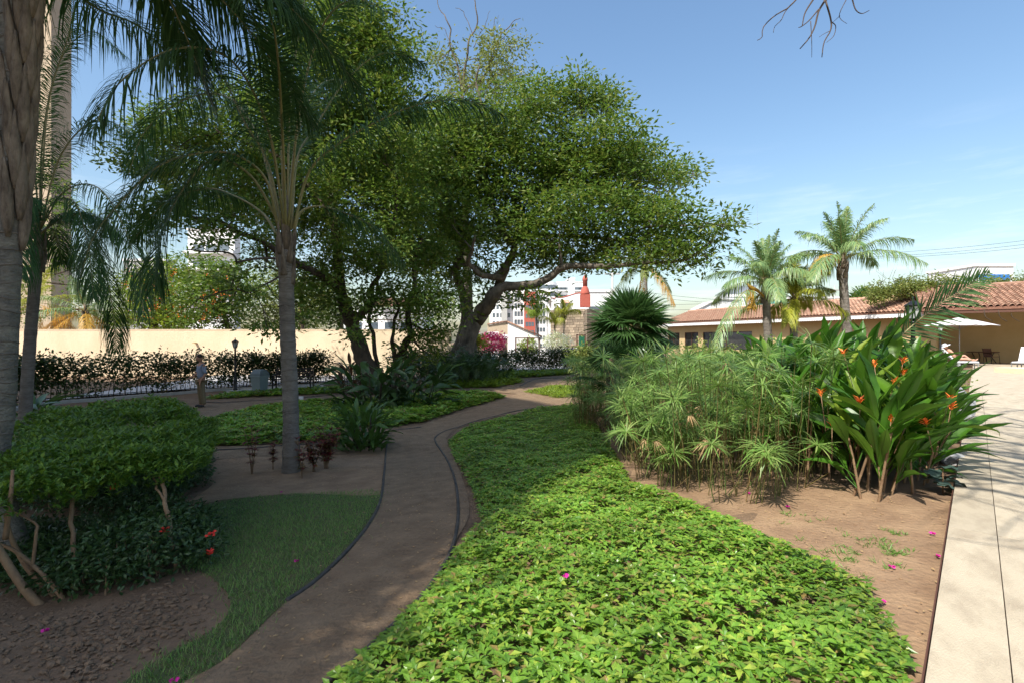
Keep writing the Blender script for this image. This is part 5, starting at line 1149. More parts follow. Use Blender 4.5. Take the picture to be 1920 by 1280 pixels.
def sp(px, py, Y): return P(px, py, Y)
canopy('pruned_shrub', 'bright flat topped shrub on bare bent stems in the lower corner', [(-60, 925), (-60, 850), (60, 832), (250, 798), (404, 766), (410, 786), (385, 830), (330, 850), (200, 866), (90, 890)], .42, .17, 720,
       [([sp(325, 1150, 3.95), sp(330, 1060, 4.08), sp(318, 980, 4.25), sp(308, 925, 4.4), sp(303, 892, 4.5)], .030), ([sp(318, 960, 4.3), sp(298, 920, 4.4), sp(288, 892, 4.6)], .016),
        ([sp(136, 1180, 3.8), sp(139, 1060, 3.9), sp(134, 960, 4.05), sp(138, 905, 4.25)], .028)], M['L_shrub'], .075, W_=.026)
canopy('pruned_shrub.001', 'flat green shrub top farther back beside the standing man', [(20, 770), (200, 752), (300, 741), (370, 750), (372, 765), (250, 785), (80, 800)], .40, .25, 330,
       [([G(200, 850), P(205, 800, 7.8), P(210, 780, 8)], .03), ([G(300, 850), P(300, 800, 8.), P(300, 780, 8)], .03)], M['L_shrub'], .09, W_=.036)
canopy('pruned_shrub.002', 'rounded green shrub against the thick trunk at the left edge', [(20, 790), (160, 775), (300, 790), (330, 830), (150, 850), (10, 850)], .36, .3, 330,
       [([G(110, 900), P(112, 850, 6), P(115, 820, 6)], .03)], M['L_shrub'], .085, W_=.034)
t = thing('fallen_branches', 'bare brown branches crossing low in the bottom left corner', 'shrub', (0, 0, 0))
for pts, r in (([(165, 1195, 3.7), (60, 1120, 3.6), (-20, 1000, 3.55), (-60, 940, 3.5)], .034), ([(160, 1200, 3.65), (110, 1110, 3.7), (40, 1040, 3.7), (-10, 1015, 3.7)], .02), ([(150, 1180, 3.7), (120, 1130, 3.75), (60, 1075, 3.8), (22, 1010, 3.8), (10, 960, 3.8)], .026),
               ([(60, 1070, 3.7), (68, 1000, 3.7), (66, 980, 3.72), (20, 955, 3.75)], .012), ([(10, 1010, 3.6), (20, 930, 3.6), (24, 880, 3.65)], .018)):
    MB().tube(catmull([P(*q) for q in pts], 14), np.linspace(r, r * .5, 14), 8).build('branch', M['stem'], t)
def lowhedge(name, label, poly, h, dens, red=6):
    t = thing(name, label, 'hedge', (0, 0, 0), 0, 'low dark hedges in the left corner'); x, y = scatter(poly, lambda q: dens); n = len(x); d = edgedist(x, y, poly); u = R.uniform(0, 1, n)
    hh = h * (.75 + .25 * np.sin(x * 3 + y)) * (.6 + .4 * smooth(d / .3)); z = terr(x, y) + .1 + (hh - .1) * u; mb = MB(); cloud_leaves(mb, np.column_stack([x, y, z]), 10, .06, .05, .024, 0, .8, .8, True); tag(mb.build('foliage', M['L_hedge'] if 0 else M['L_dark'], t), kind='stuff')
    sm = MB()
    for q in R.integers(0, n, 60): p = np.array([x[q], y[q], terr(x[q], y[q])]); sm.tube([p, p + [R.normal(0, .05), R.normal(0, .05), hh[q] * .8]], [.008, .004], 4, caps=False)
    tag(sm.build('stems', M['stem'], t), kind='stuff'); return t
lowhedge('low_hedge', 'dark low hedge with red flowers behind the bare stems', wpoly([(-40, 1120), (0, 1100), (120, 1130), (250, 1110), (390, 1070), (400, 1010), (330, 985), (150, 1010), (0, 1020)]), .42, 650)
lowhedge('low_hedge.001', 'taller dark hedge row running back towards the dirt bed', wpoly([(0, 960), (200, 975), (330, 940), (385, 915), (388, 850), (300, 850), (150, 900), (0, 920)]), .52, 420)
for i, (px, py, Y) in enumerate([(396, 1000, 3.9), (394, 1035, 3.85), (212, 913, 4.6), (308, 993, 4.0)]):
    c = P(px, py, Y); mb = MB(); mb.quick(np.repeat(c[None] * 0, 14, 0) + R.normal(0, .01, (14, 3)), rdir(14, .3), rdir(14, 1.), .03, .02)
    o = mb.build('ixora_flower', M['redflower']); o.location = c; tag(o, ['upper red flower head at the lawn side of the low hedge', 'lower red flower head at the lawn side of the low hedge', 'red flower deep between the two bare stems', 'small red flower beside the taller bare stem'][i], 'flower', 'red flower heads on the low hedge')
# crotons by the queen palm
def croton(name, label, px, py, h, n, w_, sc=1.):
    b = G(px, py); t = thing(name, label, 'shrub', b, 0, 'red leaved crotons around the queen palm'); sm = MB(); mb = MB()
    for k in range(n):
        e_ = np.array([R.normal(0, w_), R.normal(0, w_), h * R.uniform(.7, 1.)]); c_ = catmull([(R.normal(0, .02), R.normal(0, .02), -.02), e_ * [.4, .4, .5], e_], 8); sm.tube(c_, np.linspace(.009, .005, 8), 5)
        for z in np.linspace(.35, 1.02, 9):
            i = min(7, int(z * 7)); cc = np.repeat(c_[i][None], 6, 0); d = rdir(6, R.uniform(-.2, .9)); mb.leaves(cc, d, np.column_stack([-d[:, :2] * .4, np.ones(6)]), R.uniform(.06, .12, 6) * sc, .035 * sc)
    sm.build('stem', M['stem'], t); tag(mb.build('foliage', M['L_red'], t), kind='stuff')
croton('croton', 'thin two stemmed croton with orange red tips left of the palm trunk', 474, 888, .78, 3, .07)
croton('croton.001', 'smallest croton close to the left of the palm trunk', 512, 880, .55, 2, .03)
croton('croton.002', 'lone spindly croton just right of the palm trunk base', 566, 896, .62, 2, .05)
croton('croton.003', 'bushy dark red croton right of the palm trunk', 612, 878, .72, 11, .16, 1.2)
croton('croton.004', 'red leaved croton with crimson top beside the ginger clump', 588, 884, .6, 5, .1, 1.1)

# ---------------------------------------------------------------- big leaved clumps
def blade_mesh(nm, Ln, W_, m_, bend=.35, pet=.25, seg=8, fold=.18, twist=0., sub=1):
    """one long leaf along +Y rising from the origin, folded on its midrib"""
    mb = MB(); s_ = np.linspace(0, 1, seg + 1); y = s_ * Ln; z = -bend * Ln * s_ ** 2.2 + 0.02 * Ln * np.sin(s_ * 3)
    b = np.clip((s_ - pet) / (1 - pet), 0, 1); w_ = W_ * .5 * (np.sin(np.clip(b, 0, 1) ** .8 * math.pi) ** .75) + .004; w_[-1] = .001
    rip = 1 + .06 * np.sin(s_ * 23 + Ln * 40)
    V = []
    for i in range(seg + 1):
        a = twist * s_[i]; f_ = fold * w_[i] + .012 * math.sin(i * 2.1) * (b[i] > 0)
        for q, zz in ((-w_[i] * rip[i], f_), (-w_[i] * .5, f_ * .45), (0, 0), (w_[i] * .5, f_ * .45), (w_[i] * rip[i], f_)): V.append((q * math.cos(a) - zz * math.sin(a), y[i], z[i] + q * math.sin(a) + zz * math.cos(a)))
    i, j = np.meshgrid(np.arange(seg), np.arange(4), indexing='ij'); i = i.ravel(); j = j.ravel()
    mb.add(V, np.stack([i * 5 + j, i * 5 + j + 1, (i + 1) * 5 + j + 1, (i + 1) * 5 + j], 1), 0, True)
    pts = np.column_stack([s_ * 0, y, z - .004]); mb.tube(pts, np.linspace(.009, .002, seg + 1), 5, 0); return mb.mesh(nm, m_)
def orient(az, el, roll=0.):
    d = Vector((math.cos(az) * math.cos(el), math.sin(az) * math.cos(el), math.sin(el))); q = d.to_track_quat('Y', 'Z') @ Matrix.Rotation(roll, 3, 'Y').to_quaternion(); return q.to_euler()
HL = [blade_mesh('leaf', l_, w_, M['L_heli'], b_, .3, 9, f_, tw) for l_, w_, b_, f_, tw in ((.95, .15, .18, .5, .1), (.85, .14, .35, .45, -.2), (1.05, .16, .10, .6, 0), (.75, .13, .55, .35, .3), (.9, .12, .06, .8, -.1), (.8, .17, .30, .3, .15))]
b0 = np.array([3.6, 5.9, -.12]); t = thing('heliconia_clump', 'dense heliconia clump with broad upright leaves and orange flowers', 'flowering plant', b0)
hp = wpoly([(1490, 910), (1560, 930), (1640, 942), (1690, 940), (1730, 925), (1755, 880), (1765, 830), (1765, 790), (1740, 760), (1600, 745), (1400, 745), (1390, 800), (1450, 860)])
x, y = scatter(hp, lambda q: 30); n = len(x); st = MB(); cnt = 0; rest = MB()
print('heli shoots', n)
order = np.argsort(y)
for q in order:
    p = np.array([x[q], y[q], float(terr(x[q], y[q]))]); h = R.uniform(.55, .95) * (1.35 if y[q] > 6.3 else .95) * float(np.interp(960 + x[q] / y[q] * 960, [1600, 1680, 1720, 1780], [1, .88, .68, .5]))
    outx = (x[q] - (E0[0] + (y[q] - E0[1]) * .908)) ; lean = np.array([R.normal(.06, .10), R.normal(-.02, .09)])
    if outx > -.8: lean = lean * [.8, .5] + [.04, -.03]
    tp = p + [lean[0], lean[1], h]; st.tube(np.array([p, (p + tp) / 2 + [0, 0, .03], tp]) - b0, [.013, .011, .008], 5, caps=False)
    for k in range(R.integers(2, 5)):
        az = math.atan2(lean[1], lean[0]) + R.normal(0, 1.3); el = R.uniform(.8, 1.45); f_ = R.uniform(.3, 1.0); o = p + (tp - p) * f_ - b0
        if outx > -.7: az = R.uniform(1.2, 5.0); el = max(el, 1.0)
        if cnt < 300: inst(HL[R.integers(0, 6)], 'leaf', t, o, orient(az, el, R.normal(0, .5)), R.uniform(.58, .92) * float(np.interp(960 + x[q] / y[q] * 960, [1660, 1760], [1, .72]))); cnt += 1
    for k in range(4):
        me_ = HL[R.integers(0, 6)]; o = p + (tp - p) * R.uniform(.1, 1.0) - b0; Rm = np.array(Matrix(orient(R.uniform(0, 6.3), R.uniform(.5, 1.4), R.normal(0, .5)).to_matrix())); s_ = R.uniform(.55, .9)
        v = np.array([a.co[:] for a in me_.vertices]) * s_; rest.add(v @ Rm.T + o, np.array([list(f_.vertices) for f_ in me_.polygons if len(f_.vertices) == 4]), 0, True)
tag(st.build('stems', M['stem'], t), kind='stuff'); tag(rest.build('leaves', M['L_heli'], t), kind='stuff')
fm = MB()
for k in range(7):
    a = k * 2.2; d = np.array([[math.cos(a) * .7, math.sin(a) * .7, 1.]]); fm.leaves(np.array([[0, 0, k * .008]]), d, np.array([[-math.cos(a), -math.sin(a), .5]]), .085, .028, 0, .5)
fm.tube([(0, 0, -.32), (0, 0, .03)], [.003, .004], 5, 1); FME = fm.mesh('flower', [M['orange'], M['stem']])
for px, py, Y in ((1670, 795, 4.7), (1702, 790, 4.75), (1675, 725, 5.1), (1722, 722, 5.2), (1584, 670, 5.4), (1692, 684, 5.6), (1694, 705, 5.5), (1779, 755, 5.3), (1782, 770, 5.3), (1738, 800, 4.8), (1540, 745, 5.0), (1640, 690, 5.6), (1612, 760, 4.9), (1560, 800, 4.9)):
    inst(FME, 'flower', t, P(px, py, Y) - b0, (R.normal(0, .2), R.normal(0, .2), R.uniform(0, 6)), 1.0)
# long thin bowing leaf over the paving
mb = MB(); c = catmull([P(1720, 830, 5.4), P(1770, 805, 5.2), P(1820, 798, 5.0), P(1868, 806, 4.9), P(1875, 818, 4.9)], 14)[None]; mb.strips(c, np.array([[0, -.6, .8]]), np.array([.004] + [.02] * 8 + [.012, .008, .006, .004, .001])); mb.build('leaf', M['L_heli'], t).location = -Vector(b0)
# gourd-like blue grey leaves at the corner
b = G(1768, 925); t = thing('broad_leaf_plant', 'small plant with round blue grey leaves at the terrace edge', 'plant', b)
rm = blade_mesh('leaf', .17, .13, mat('grey_leaf', (.06, .10, .08), None, rough=.5), .3, .05, 6, .1)
for k in range(9): inst(rm, 'leaf', t, (R.normal(0, .05), R.normal(0, .05), R.uniform(.08, .3)), orient(R.uniform(0, 6.3), R.uniform(-.2, .6)), R.uniform(.7, 1.1))
MB().tube([(0, 0, 0), (0, 0, .25)], .006, 5).build('stem', M['stem'], t)
# ginger / broad leaved clumps in the shade
def leafclump(name, label, px, py, n, meshes, h, spread, elr=(.3, 1.3), group=None, cat='plant', sc=1., Y=None, stem=False):
    b = G(px, py); t = thing(name, label, cat, b, 0, group)
    for k in range(n):
        az = R.uniform(0, 2 * math.pi); rr = spread * math.sqrt(R.random()); o = np.array([math.cos(az) * rr, math.sin(az) * rr, h * R.uniform(.0, 1.) ** 1.2])
        inst(meshes[k % len(meshes)], 'leaf', t, o, orient(az + R.normal(0, .5), R.uniform(*elr), R.normal(0, .4)), sc * R.uniform(.7, 1.15))
    sm = MB()
    for k in range(12): a = R.uniform(0, 6.3); sm.tube([(math.cos(a) * spread * .4, math.sin(a) * spread * .4, -.05), (math.cos(a) * spread * .7, math.sin(a) * spread * .7, h)], .012, 4)
    sm.build('stalks', M['darkbark'], t); return t
GG = [blade_mesh('leaf', l_, w_, M['L_ginger'], b_, .08, 7, .3) for l_, w_, b_ in ((.42, .085, .25), (.36, .08, .5), (.46, .08, .15))]
DK = [blade_mesh('leaf', l_, w_, M['L_dark'], b_, .12, 7, .25) for l_, w_, b_ in ((.75, .22, .4), (.65, .2, .65), (.8, .16, .25))]
DS = [blade_mesh('leaf', l_, w_, M['L_dark'], b_, .12, 7, .25) for l_, w_, b_ in ((.6, .09, .4), (.5, .08, .65), (.65, .1, .25))]
leafclump('ginger_clump', 'glossy lance leaved ginger clump at the junction of the paths', 682, 842, 170, GG, .72, .42, (.1, 1.3))
leafclump('philodendron', 'large dark broad leaved clump around the leaning trunks', 700, 768, 110, DK, 1.3, 1.1, (.0, 1.2))
leafclump('philodendron.001', 'dark broad leaved plants right of the leaning trunks', 775, 762, 100, DK, 1.1, 1.2, (.0, 1.1))
leafclump('cordyline', 'dark red tipped leaf clump beneath the leaning trunks', 655, 740, 60, [blade_mesh('leaf', .7, .12, M['L_red'], .4, .1, 7, .25)], 1.2, .5, (.2, 1.3))
leafclump('philodendron.002', 'dark leafy plants at the foot of the far thin trunk', 800, 720, 60, DK, 1.5, 1.4, (.0, 1.1), sc=1.2)
FERN = []
for l_ in (1.1, .9, 1.2):
    mb = MB(); frond(mb, np.array([(0, 0, 0), (0, l_ * .4, l_ * .28), (0, l_ * .8, l_ * .22), (0, l_, 0)]), 26, .16, .014, droop=.3, petiole=.08, r0=.008, fan=75, mr=0, ml=0); FERN.append(mb.mesh('leaf', M['L_dark']))
leafclump('fern_clump', 'mass of arching ferns around the fig tree foot', 850, 722, 110, FERN, .5, 1.7, (.5, 1.3), cat='fern', sc=1.2)
leafclump('fern_clump.001', 'brighter ferns on the right of the fig tree trunk', 905, 716, 90, FERN, .5, 1.3, (.5, 1.3), cat='fern', sc=1.3)
leafclump('banana_plant', 'broad bright leaves low beside the slim dark palm trunk', 58, 790, 16, [blade_mesh('leaf', 1.1, .2, M['L_ginger'], .45, .15, 8, .3)], .4, .2, (.3, 1.2))

# ---------------------------------------------------------------- papyrus
def umbel_mesh(nm, r, n, m_, droop=.55, w_=.0070):
    mb = MB(); a = np.arange(n) * 2.399 + R.normal(0, .1, n); el = R.uniform(-.05, .75, n); d = np.column_stack([np.cos(a) * np.cos(el), np.sin(a) * np.cos(el), np.sin(el)]); Ln = r * R.uniform(.75, 1.1, n)
    s_ = np.array([0, .4, .75, 1.]); pts = d[:, None] * (Ln[:, None] * s_)[..., None]; pts[:, :, 2] -= (droop * Ln * R.uniform(.5, 1.3, n))[:, None] * (s_ ** 2)[None]
    mb.strips(pts, unit(np.cross(d, [0, 0, 1.])), w_ * np.array([.6, 1, .8, .1])); return mb.mesh(nm, m_)
UM = [umbel_mesh('umbel', .27, 30, M['L_cyp'], .35), umbel_mesh('umbel', .26, 28, M['L_cyp'], .5), umbel_mesh('umbel', .31, 30, M['L_cyp'], .25), umbel_mesh('umbel', .24, 26, M['L_cyp'], .4), umbel_mesh('umbel', .27, 28, M['L_cyp'], .7)]
UD = umbel_mesh('umbel', .10, 16, M['L_dry'], 2.0)
def papyrus(name, label, poly, nst, hmin, hmax, nparts, b0, lean=.45, dry=.07, low=.42):
    t = thing(name, label, 'papyrus', b0, 0, 'papyrus clumps'); poly = np.asarray(poly)[:, :2]; cx_, cy_ = poly.mean(0); st = MB(); rest = MB(); cnt = 0
    x0, y0 = poly.min(0); x1, y1 = poly.max(0); pts = []
    while len(pts) < nst:
        a, b = R.uniform(x0, x1), R.uniform(y0, y1)
        if inpoly(np.array([a]), np.array([b]), poly)[0]: pts.append((a, b))
    items = []
    for a, b in pts:
        p = np.array([a, b, float(terr(a, b))]); o = np.array([a - cx_, b - cy_]); o = o / (max(x1 - x0, y1 - y0) * .5); h = R.uniform(hmin, hmax) if R.random() > low else R.uniform(hmin * .45, hmin)
        if b < cy_ and R.random() < .42: h = R.uniform(.3, .85)
        tp = p + [o[0] * lean * h + R.normal(0, .10), o[1] * lean * h * .8 + R.normal(0, .10), h]; mid = (p + tp) / 2 + [-o[0] * lean * h * .18, 0, .04 * h]
        st.tube(catmull([p, mid, tp], 6) - b0, np.linspace(.0055, .004, 6), 3, caps=False); items.append((tp, h))
        if R.random() < .6:
            e_ = p + [R.normal(0, .12), R.normal(0, .12), R.uniform(.2, .55) * h]; st.tube(np.array([p + R.normal(0, .03, 3) * [1, 1, 0], e_]) - b0, [.006, .003], 3, caps=False)
    items.sort(key=lambda q: q[0][1])
    for tp, h in items:
        me_ = UD if R.random() < dry * (1.8 if h < hmin else .7) else UM[R.integers(0, 5)]; rot = (R.normal(0, .3), R.normal(0, .3), R.uniform(0, 6.3)); s_ = R.uniform(.75, 1.12)
        if h < hmin * .8 and tp[1] < cy_: s_ *= 1.1
        if cnt < nparts: inst(me_, 'umbel', t, tp - b0, rot, s_); cnt += 1
        else:
            Rm = np.array(Matrix.Rotation(rot[2], 3, 'Z') @ Matrix.Rotation(rot[0], 3, 'X')); rest.add(np.array([v.co[:] for v in me_.vertices]) * s_ @ Rm.T + tp - b0, np.array([list(f_.vertices) for f_ in me_.polygons]))
    tag(st.build('culms', M['culm'], t), kind='stuff')
    if rest.n: tag(rest.build('umbels', M['L_cyp'], t), kind='stuff')
    return t
mp_ = wpoly([(1178, 890), (1240, 925), (1370, 948), (1470, 940), (1540, 905), (1560, 820), (1480, 770), (1300, 760), (1190, 790), (1160, 830)])
papyrus('papyrus_clump', 'large sunlit papyrus clump with starry umbels and brown stem bases', mp_, 1500, .95, 1.5, 290, np.array([2.2, 6.6, -.25]), low=.5)
papyrus('papyrus_clump.001', 'smaller shaded papyrus clump beside the bend of the path', wpoly([(1075, 812), (1130, 820), (1165, 800), (1150, 770), (1085, 770)]), 230, 1.0, 1.65, 120, np.array([1.4, 10.5, -.5]), .5)
# plants behind: low strappy leaves between papyrus and heliconia, up to the pool house
leafclump('spiky_plant', 'dark spiky plant behind the papyrus near the pool house windows', 1420, 735, 46, [blade_mesh('leaf', .8, .07, M['L_fan'], .35, .05, 7, .4)], .5, .5, (.3, 1.3), sc=1.0)
bush('shrub.004', 'loose green shrub below the pool house windows behind the papyrus', 1330, 668, 60, 17, M['L_olive'], .11, 150, 14, 'shrub', .35)
bush('shrub.005', 'green shrub mass behind the heliconia towards the palms', 1500, 672, 80, 15, M['L_bright'], .11, 190, 14, 'shrub', .3)
bush('shrub.006', 'fine leaved shrub at the planting end near the sunbather', 1765, 712, 26, 13, M['L_bright'], .07, 70, 14, 'shrub', .5)
bush('shrub.007', 'low green shrub filling behind the orange flowers', 1660, 700, 60, 13, M['L_fig'], .10, 170, 14, 'shrub', .4)

# ---------------------------------------------------------------- off-view trees that shade the garden
def boughs(mb, p, d, Ln, r, depth):
    n = 6; q = [p]; dd = d
    for k in range(n):
        dd = unit(dd + R.normal(0, .16, 3) + [0, 0, -.02]); nx = q[-1] + dd * Ln / n
        if nx[1] > 0 and nx[2] < 1.7 + .70 * nx[1] and abs(nx[0]) < nx[1] * 1.1: break
        q.append(nx)
    n = len(q) - 1
    if n < 2: return
    mb.tube(np.array(q), np.linspace(r, r * .5, n + 1), 6 if r > .03 else 4, caps=False)
    if depth > 0:
        for k in range(3 if depth > 1 else 2):
            i = R.integers(2, n + 1); nd = unit(dd + R.normal(0, .55, 3)); boughs(mb, q[i], nd, Ln * R.uniform(.5, .75), r * .5, depth - 1)
t = thing('bare_tree', 'bare branched tree whose hanging twigs enter at the top', 'tree', (0, 0, 0)); mb = MB()
mb.tube(catmull([(6.0, -4.2, -.1), (5.7, -4, 2), (5.0, -3.4, 4.2)], 10), np.linspace(.26, .16, 10), 10); mb.build('trunk', M['bark'], t)
mb = MB(); o = np.array([5.0, -3.4, 4.2])
for tg_ in ((3.2, 5.2, 6.3), (1.8, 3.6, 6.9), (5.0, 3.0, 7.0), (-.5, 1.0, 7.5), (.6, 4.0, 7.4), (3.4, 1.2, 6.0), (2.0, .5, 6.4), (6.2, 4.6, 6.8), (7.2, 3.0, 6.4), (5.4, .8, 5.8), (7.6, 5.4, 7.6), (4.2, 2.2, 5.9), (6.6, 2.0, 6.0), (5.2, 4.6, 6.6), (8.2, 4.0, 6.8), (3.8, -.2, 5.6)):
    tg_ = np.array(tg_, float); c = catmull([o, (o + tg_) / 2 + [0, 0, .8], tg_], 14) + R.normal(0, .04, (14, 3)); mb.tube(c, np.linspace(.10, .03, 14), 7, caps=False)
    for k in range(8): i = R.integers(5, 14); d = unit(unit(c[i] - o) * .8 + R.normal(0, .6, 3)); boughs(mb, c[i], d * [1, 1, .4], R.uniform(1.2, 2.4), .045, 2)
YT = 6.0
mb.tube(catmull([(3.2, 5.2, 6.3), P(1560, -60, YT), P(1548, 0, YT)], 8), np.linspace(.03, .022, 8), 6)
for pts, r in (([(1548, 0), (1535, 22), (1528, 50), (1517, 72), (1500, 92)], .013), ([(1535, 18), (1518, 38), (1503, 50), (1497, 52)], .008), ([(1528, -5), (1510, 24), (1504, 50)], .011), ([(1548, 2), (1558, 38), (1557, 58), (1545, 80), (1541, 108)], .011),
               ([(1560, 42), (1567, 50), (1563, 68), (1550, 80)], .006), ([(1500, -8), (1478, 15), (1460, 25), (1443, 38), (1430, 54), (1429, 70), (1420, 76)], .009), ([(1500, -8), (1474, 20), (1465, 38), (1453, 50), (1450, 62)], .006),
               ([(1592, -10), (1575, 24), (1576, 36), (1588, 45)], .005), ([(1597, -5), (1604, 18), (1616, 26), (1630, 20)], .008), ([(1557, 58), (1545, 64), (1536, 70)], .004), ([(1520, 40), (1522, 80), (1522, 108)], .005), ([(1575, 30), (1562, 42)], .004)):
    mb.tube(catmull([P(a, b, YT) for a, b in pts], 12), np.linspace(r, r * .45, 12), 5)
for px in (1500, 1528, 1592, 1597): mb.tube([P(px, -8, YT), P(px * .5 + 780, -60, YT + .1), (3.2, 5.2, 6.3)], [.012, .014, .02], 5)
mb.build('branches', M['twig'], t)
tree('unseen_shade_tree', 'unseen leafy tree placed behind the viewer to shade the path', 'tree', [([(-9.1, -2.6, -.7), (-9, -2.5, 4), (-9, -2.6, 8)], .3, .15)],
     [((-9.0 + R.normal(0, 1.3), -2.9 + R.normal(0, 1.0), 9.6 + R.normal(0, .7)), (1.5, 1.2, .9), 26) for _ in range(16)] + [((R.uniform(-14, -8.5), R.uniform(-4, 2.5), R.uniform(8.5, 11)), (1.5, 1.3, .7), 24) for _ in range(26)] + [((gx_ - 4.95, gy_ - 6.35, 9.6), (.8, .8, .5), 20) for gx_, gy_ in ((-1.9, 3.2), (-1.5, 4.3), (-2.4, 2.2), (-1.4, 5.2), (-1.9, 2.3), (-2.6, 3.6), (-2.2, 5.0), (-3.0, 2.6), (-.9, 6.0), (-1.6, 6.2))], M['L_fig'], .24, .1, 26, M['bark'], spread=.3)  # crown clumps added out of view to shade the path and block skylight

# ---------------------------------------------------------------- people
def skinned(verts, edges, rad, name, m_, parent, sub=1, mats2=None, loc=(0, 0, 0)):
    me = bpy.data.meshes.new('tmp'); me.from_pydata([list(map(float, v)) for v in verts], edges, []); o = bpy.data.objects.new('tmp', me); COL.objects.link(o)
    md = o.modifiers.new('s', 'SKIN'); md.use_smooth_shade = True
    for i, r in enumerate(rad): me.skin_vertices[0].data[i].radius = (r, r) if np.isscalar(r) else r
    me.skin_vertices[0].data[0].use_root = True
    if sub: s_ = o.modifiers.new('b', 'SUBSURF'); s_.levels = sub
    dg = bpy.context.evaluated_depsgraph_get(); nm = bpy.data.meshes.new_from_object(o.evaluated_get(dg)); bpy.data.objects.remove(o)
    nm.name = name; nm.materials.clear(); nm.materials.append(m_)
    for p_ in nm.polygons: p_.use_smooth = True
    r_ = bpy.data.objects.new(name, nm); COL.objects.link(r_); r_.parent = parent; r_.location = loc; return r_
def head(parent, c, rz, skin_m, tilt=0., r=.1):
    bm = bmesh.new(); bmesh.ops.create_uvsphere(bm, u_segments=20, v_segments=14, radius=1)
    for v in bm.verts:
        x_, y_, z_ = v.co; v.co = (x_ * .078, y_ * .098, z_ * .118)
        if y_ < -.3: v.co.y += -.008 * max(0, 1 - abs(z_ + .55) * 2); v.co.x *= 1 - .18 * max(0, -z_)
        if y_ < -.9 and abs(x_) < .3: v.co.y -= .016 * max(0, 1 - abs(z_ + .1) * 3)
    me = bpy.data.meshes.new('head'); bm.to_mesh(me); bm.free(); me.materials.append(skin_m)
    o = inst(me, 'head', parent, c, (tilt, 0, rz)); 
    for p_ in me.polygons: p_.use_smooth = True
    f_ = MB(); f_.tube([(0, -.095, .02), (0, -.115, -.012), (0, -.100, -.022)], [.008, .013, .008], 6)
    for sx in (-.078, .078): f_.tube([(sx, .005, .02), (sx * 1.12, .01, .0), (sx, .005, -.03)], [.01, .014, .008], 6)
    f_.tube([(-.025, -.094, -.052), (0, -.101, -.052), (.025, -.094, -.052)], .005, 5); f_.build('face', skin_m, o)
    e_ = MB()
    for sx in (-.03, .03): e_.lathe([(.001, -.008), (.009, -.004), (.009, .004), (.001, .008)], 8, 0, (sx, -.088, .012))
    e_.build('eyes', M['hair'], o); return o
def hand_chain(V, E, Rr, wrist_i, wrist, d, s):
    """palm and five short curled fingers continuing from vertex wrist_i"""
    d = unit(d); side = unit(np.cross(d, [0, 0, 1.]) + [1e-3, 0, 0]) if abs(d[2]) < .9 else np.array([1., 0, 0]); nrm_ = np.cross(side, d)
    V.append(wrist + d * .05); Rr.append((.032, .016)); pi = len(V) - 1; E.append((wrist_i, pi))
    for k, (o, l_) in enumerate(((-.027, .065), (-.009, .078), (.009, .074), (.027, .058))):
        a = wrist + d * .088 + side * o; b = a + d * l_ * .5 + nrm_ * .008; c = b + d * l_ * .35 + nrm_ * .022
        i = len(V); V += [a, b, c]; Rr += [.009, .0085, .007]; E += [(pi, i), (i, i + 1), (i + 1, i + 2)]
    i = len(V); a = wrist + d * .045 + side * s * .032; V += [a, a + d * .03 + side * s * .018, a + d * .055 + side * s * .016]; Rr += [.011, .010, .008]; E += [(pi, i), (i, i + 1), (i + 1, i + 2)]
# standing man
b = G(378, 763); man = thing('person', 'man in grey shirt and khaki trousers standing on the reddish track', 'person', (b[0], b[1], b[2] + .012), math.radians(15)); 
# local frame: faces -Y; figure looks to picture left and down
HR = math.radians(-62)
def yaw(p, a=-.95): c, s = math.cos(a), math.sin(a); p = np.asarray(p, float); return np.array([p[0] * c - p[1] * s, p[0] * s + p[1] * c, p[2]])
V = [(0, 0, .93), (0, -.01, 1.10), (0, -.01, 1.26), (0, .0, 1.38), (0, -.02, 1.46), (0, -.045, 1.52)]; Rr = [(.15, .11), (.14, .105), (.16, .11), (.13, .085), .05, .052]; E = [(i, i + 1) for i in range(5)]
def add(path, rr, root):
    i = len(V); 
    for k, p_ in enumerate(path): V.append(p_); Rr.append(rr[k]); E.append((root if k == 0 else i + k - 1, i + k))
    return len(V) - 1
V = [np.array(v) for v in V]
la = add([np.array(q) for q in ((.17, 0, 1.36), (.215, .0, 1.23), (.235, .03, 1.09), (.225, -.04, .98), (.21, -.10, .88))], [.055, .046, .040, .034, .026], 3)
ra = add([np.array(q) for q in ((-.17, 0, 1.36), (-.215, -.02, 1.23), (-.23, -.05, 1.10), (-.215, -.16, 1.02), (-.19, -.25, .97))], [.055, .046, .040, .034, .026], 3)
hand_chain(V, E, Rr, la, V[la], np.array([-.02, -.3, -.9]), -1); hand_chain(V, E, Rr, ra, V[ra], np.array([.05, -.9, -.3]), 1)
for sx in (-1, 1):
    k = add([np.array(q) for q in ((sx * .085, 0, .84), (sx * .10, -.02, .66), (sx * .105, -.02, .48), (sx * .11, .02, .28), (sx * .115, .03, .09), (sx * .125, -.07, .035), (sx * .13, -.14, .03))], [.085, .075, .055, .05, .035, .035, .028], 0)
V = [yaw(v) for v in V]; skinned(V, E, Rr, 'body', M['skin'], man)
VS = [yaw(v) for v in ((0, 0, .90), (0, -.01, 1.06), (0, -.01, 1.22), (0, .0, 1.36), (0, -.015, 1.43), (.17, 0, 1.37), (.22, .0, 1.23), (.24, .03, 1.10), (-.17, 0, 1.37), (-.22, -.02, 1.23), (-.235, -.05, 1.11))]
skinned(VS, [(0, 1), (1, 2), (2, 3), (3, 4), (3, 5), (5, 6), (6, 7), (3, 8), (8, 9), (9, 10)], [(.18, .145), (.17, .135), (.185, .135), (.15, .10), .062, .072, .066, .066, .072, .066, .066], 'shirt', M['shirt'], man)
